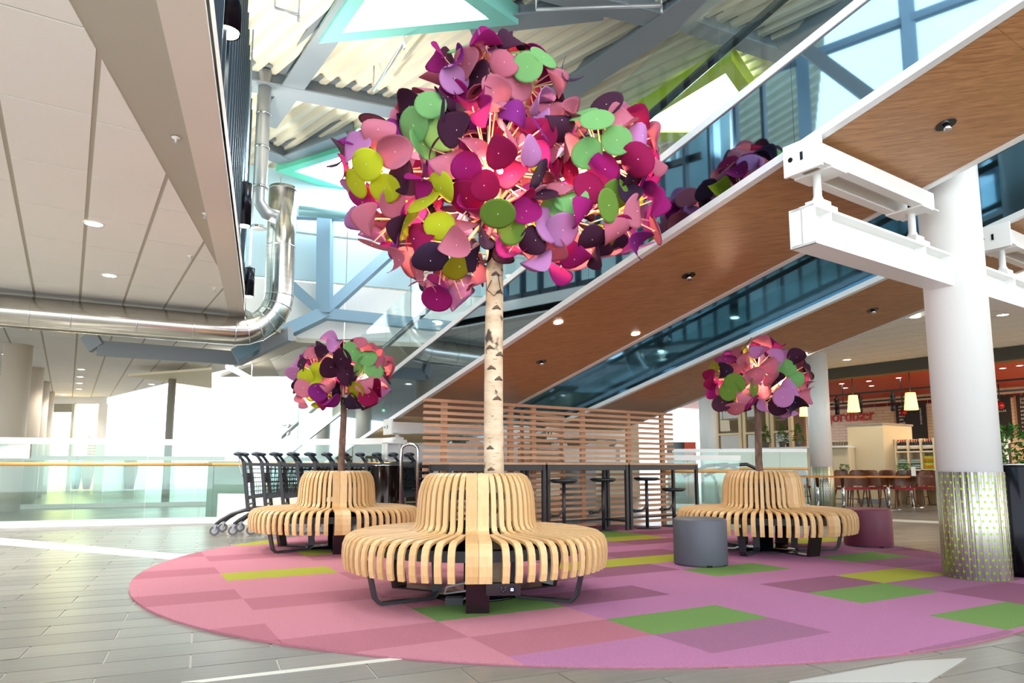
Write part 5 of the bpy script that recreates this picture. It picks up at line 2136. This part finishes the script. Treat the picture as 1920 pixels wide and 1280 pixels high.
pot_m = M('clay_pot_grey', (96, 92, 88), 0.6)
p = rw(1893, 880, 3.75)
p = gy(1896, 888, 7.6)
t = thing('potted_plant', 'bushy green plant in a dark pot behind the black bin', 'plant', (p.x, p.y, 0.0))
mb = MB()
mb.lathe([(0.16, 0.0), (0.2, 0.75), (0.22, 0.9), (0.19, 0.9), (0.18, 0.85), (0.0001, 0.85)], 24)
mb.build('pot', black_gloss, t)
foliage(t, (0, 0, 0.88), 0.2, 0.5, 420, False, 1.1)
mb = MB()
mb.tube([(0, 0, 0.85), (0.01, 0, 1.2)], 0.012, 6)
mb.build('stem', brown_bark, t)
# window counter with conical plants
wq = 13.0
ct_z = rw(1470, 838, wq).z
a, b = rw(1340, 838, wq), rw(1590, 838, wq)
sA, sB = sw(a)[0], sw(b)[0]
t = thing('cafe_counter', 'long cream counter under the cafe windows', 'counter', fl(sB, wq, 0))
rb(sA, sB, wq - 0.1, wq + 0.35, ct_z - 0.05, ct_z).build('worktop', white, t, True)
rb(sA, sB, wq, wq + 0.3, 0, ct_z - 0.05).build('front', cabm, t, True)
for x, wpx in ((1437, 17), (1467, 18), (1498, 17)):
    p = rw(x, 838, wq)
    t = thing('potted_topiary', 'cone shaped green plant in a grey pot on the cafe counter', 'plant', (p.x, p.y, ct_z), 0, 'cone plants on the cafe counter')
    mb = MB()
    mb.lathe([(0.07, 0.0), (0.1, 0.16), (0.09, 0.16), (0.0001, 0.14)], 18)
    mb.build('pot', pot_m, t)
    foliage(t, (0, 0, 0.13), 0.16, 0.5, 260, True, 1.0)
# cream-framed inner windows
wq = WF + 0.3
frm = M('cream_window_frame', (234, 216, 174), 0.5)
for k, (x0, x1) in enumerate(((1345, 1388), (1396, 1440), (1448, 1482))):
    a, b = rw(x0, 765, wq), rw(x1, 765, wq)
    sA, sB = sw(a)[0], sw(b)[0]
    zt_, zb_ = rw(1410, 765, wq).z, ct_z + 0.02
    t = thing('window_%d' % (k + 2), 'cream framed cafe window', 'window', fl(sA, wq, zb_))
    struct(t)
    for s0, s1 in ((sA + 0.1, sA), (sB + 0.1, sB)):
        rb(s0, s1, wq, wq + 0.12, zb_, zt_).build('frame_post', frm, t, True)
    rb(sA + 0.1, sB, wq, wq + 0.12, zt_, zt_ + 0.22).build('frame_head', frm, t, True)
    rb(sA, sB, wq, wq + 0.12, zb_ + 0.42, zb_ + 0.48).build('shelf_bar', frm, t, True)
    rb(sA, sB + 0.1, wq + 0.05, wq + 0.06, zb_, zt_).build('pane', glass_dark, t, True)
struct(rb(sw(rw(1506, 770, WF + 2.4))[0], sw(rw(1336, 770, WF + 2.4))[0], WF + 2.4, WF + 2.5, 0, zb_f + 0.1).build('wall_kitchen', M('kitchen_brown', (150, 120, 86), 0.6)))
# drinking glasses on a shelf
wq = 14.6
for j, y in enumerate((838, 856)):
    for k in range(14):
        x = 1524 + k * 5
        p = rw(x, y, wq)
        z = rw(1555, y, wq).z
        mb_g = bpy.data.meshes.get('glass_tumbler')
        if mb_g is None:
            mb_g = MB().lathe([(0.025, 0), (0.035, 0.14), (0.033, 0.14), (0.023, 0.008), (0.0001, 0.008)], 12).mesh('glass_tumbler', M('glass_grey', (176, 190, 180), 0.1, alpha=0.75))
        tag(place('glass_tumbler', mb_g, None, (p.x, p.y, z)), 'drinking glass in the row on the shelf behind the white column', 'glass', 'glasses behind the column')
    z = rw(1555, y, wq).z
    a, b = rw(1518, y, wq), rw(1596, y, wq)
    tag(rb(sw(a)[0], sw(b)[0], wq - 0.1, wq + 0.1, z - 0.03, z - 0.001).build('glass_shelf', cream), 'shelf of drinking glasses, %s' % ('upper board' if j == 0 else 'lower board'), 'shelf')
# bright boxes left of the window (vending machine)
p = rw(1290, 820, 13.0)
t = thing('vending_machine', 'tall orange vending machine beside the cafe windows', 'vending machine', (p.x, p.y, 0))
MB().box(-0.12, 0.25, 0, 0.6, 0, 1.75).build('body', M('vend_orange', (226, 78, 30), 0.4), t)
MB().box(-0.7, -0.13, 0.0, 0.6, 0, 1.75).build('door', black_gloss, t)
mb = MB()
mb.lathe([(0.0001, 0), (0.26, 0), (0.3, 0.02), (0.0001, 0.02)], 24)
o = mb.build('round_print', M('vend_blue', (120, 150, 196), 0.4), t)
o.location = (-0.42, -0.01, 0.95)
o.rotation_euler = (PI / 2, 0, 0)
# glass balustrade on the cafe side
q = [gy(1240, 900, 13.2), gy(1388, 900, 13.7)]
balustrade('glass_balustrade', [(v.x, v.y, 0) for v in q], 1.12, 0.86, 'glass balustrade with white rail beside the slatted screen', [3], 0.1)
q = [gy(1262, 900, 16.2), gy(1515, 900, 16.0)]
balustrade('glass_balustrade', [(v.x, v.y, 0) for v in q], 1.32, 0.9, 'glass balustrade in front of the cafe windows', [5], 0.08)
# escalator handrail loops behind that glass
for k, (x, Y) in enumerate(((1362, 14.6), (1400, 14.8))):
    mb = MB()
    p = gy(x, 870, Y)
    zt_ = p.z
    mb.tube([(p.x - 0.9, Y, zt_ - 0.25), (p.x - 0.4, Y, zt_ - 0.03), (p.x, Y, zt_), (p.x + 0.25, Y, zt_ - 0.12), (p.x + 0.45, Y, zt_ - 0.4), (p.x + 0.5, Y, 0.0)], 0.035, 8)
    tag(mb.build('escalator_handrail', black_gloss), 'curved black escalator handrail behind the glass, %s' % ('nearer the screen' if k == 0 else 'nearer the small lamp tree trunk'), 'handrail')

# cafe tables and chairs
chair_w = M('walnut_ply', (112, 66, 42), 0.4, var=0.2, scale=8, stretch=(4, 4, 1))
red_seat = M('red_cushion', (164, 30, 48), 0.8)


def make_chair():
    t = thing('cafe_chair', '', 'chair', (0, 0, 0))
    mb = MB()
    rows_ = []
    for i, (z, hw, yb) in enumerate(((0.42, 0.20, 0.16), (0.50, 0.215, 0.185), (0.60, 0.215, 0.20), (0.74, 0.205, 0.225), (0.84, 0.17, 0.24), (0.87, 0.12, 0.245))):
        row_ = []
        for k in range(9):
            f_ = -1 + 2 * k / 8
            row_.append((hw * f_, yb - 0.09 * f_ * f_ + 0.0, z))
        rows_.append(row_)
    for th in (0.0, 0.014):
        n0 = len(mb.v)
        for r_ in rows_:
            mb.v += [(x, y + th, z) for x, y, z in r_]
        for i in range(len(rows_) - 1):
            for k in range(8):
                if i == 0 and 2 <= k <= 5:
                    continue
                mb.face([n0 + i * 9 + k, n0 + i * 9 + k + 1, n0 + (i + 1) * 9 + k + 1, n0 + (i + 1) * 9 + k])
    mb.build('backrest', chair_w, t)
    mb = MB()
    mb.prism([(-0.2, -0.22), (0.2, -0.22), (0.21, 0.1), (0.15, 0.17), (-0.15, 0.17), (-0.21, 0.1)], 0.41, 0.43)
    mb.build('seat_board', chair_w, t)
    mb = MB()
    mb.prism([(-0.19, -0.21), (0.19, -0.21), (0.2, 0.09), (0.14, 0.15), (-0.14, 0.15), (-0.2, 0.09)], 0.43, 0.468)
    mb.build('cushion', red_seat, t)
    for x, y in ((-0.17, -0.18), (0.17, -0.18), (-0.16, 0.13), (0.16, 0.13)):
        mb = MB()
        mb.tube([(x, y, 0.42), (x * 1.22, y + (0.1 if y > 0 else -0.04), 0.0)], [0.02, 0.011], 8)
        mb.build('leg', chair_w, t)
    for x in (-0.185, 0.185):
        MB().beam((x, -0.2, 0.2), (x, 0.18, 0.2), 0.014, 0.02).build('stretcher', chair_w, t)
    return t


ch0 = make_chair()
spec_ = [(1588, 951, 0.2), (1614, 951, -0.3), (1640, 950, 2.3), (1668, 948, 2.6), (1700, 952, -0.6), (1722, 946, -0.8), (1744, 950, -0.5), (1524, 945, 1.2), (1503, 944, 2.6)]
for k, (x, y, rz) in enumerate(spec_):
    c = ch0 if k == 0 else copy_tree(ch0)
    p = gz(x, y)
    c.location = (p.x, p.y, 0)
    c.rotation_euler = (0, 0, rz)
    c['label'] = 'walnut plywood cafe chair with red cushion near the cream cabinet' if k < 7 else 'walnut plywood cafe chair with red cushion left of the dotted column by the cafe'
    c['group'] = 'cafe chairs by the cabinet' if k < 7 else 'cafe chairs left of the column'
tt_m = M('cafe_table_wood', (206, 128, 48), 0.4)
for x, y, lab in ((1668, 955, 'cafe table with orange wood top and steel leg among the chairs'), (1712, 951, 'dark cafe table with plant pots near the shelf unit'), (1583, 956, 'cafe table at the cream cabinet beside the dotted column'), (1535, 955, 'cafe table with orange wood top behind the glass balustrade')):
    p = gz(x, y)
    t = thing('cafe_table', lab, 'table', (p.x, p.y, 0), -0.6)
    MB().box(-0.42, 0.42, -0.35, 0.35, 0.71, 0.74).build('tabletop', tt_m if x != 1712 else chair_w, t)
    mb = MB()
    mb.tube([(0, 0, 0.02), (0, 0, 0.71)], 0.035, 14)
    mb.build('leg', chrome, t)
    mb = MB()
    mb.lathe([(0.24, 0), (0.24, 0.012), (0.05, 0.03), (0.0001, 0.03)], 28)
    mb.build('base', chrome, t)
for x, Y, z, lab in ((1693, 16.2, 0.74, 'small dark green pot plant on the dark cafe table'), (1706, 16.5, 0.74, 'pale green pot plant in a grey pot on the dark cafe table'), (1584, 16.8, 0.74, 'small grey-green pot plant on the table at the cream cabinet')):
    p = gy(x, 900, Y)
    t = thing('potted_plant', lab, 'plant', (p.x, p.y, z))
    mb = MB()
    mb.lathe([(0.06, 0.0), (0.09, 0.13), (0.08, 0.13), (0.0001, 0.11)], 16)
    mb.build('pot', pot_m, t)
    foliage(t, (0, 0, 0.1), 0.11, 0.17, 120, False, 0.8)
p = gy(1714, 900, 16.0)
tag(MB().box(p.x - 0.05, p.x + 0.05, p.y, p.y + 0.01, 0.74, 0.95).build('menu_card', white), 'white menu card standing on the dark cafe table', 'card')
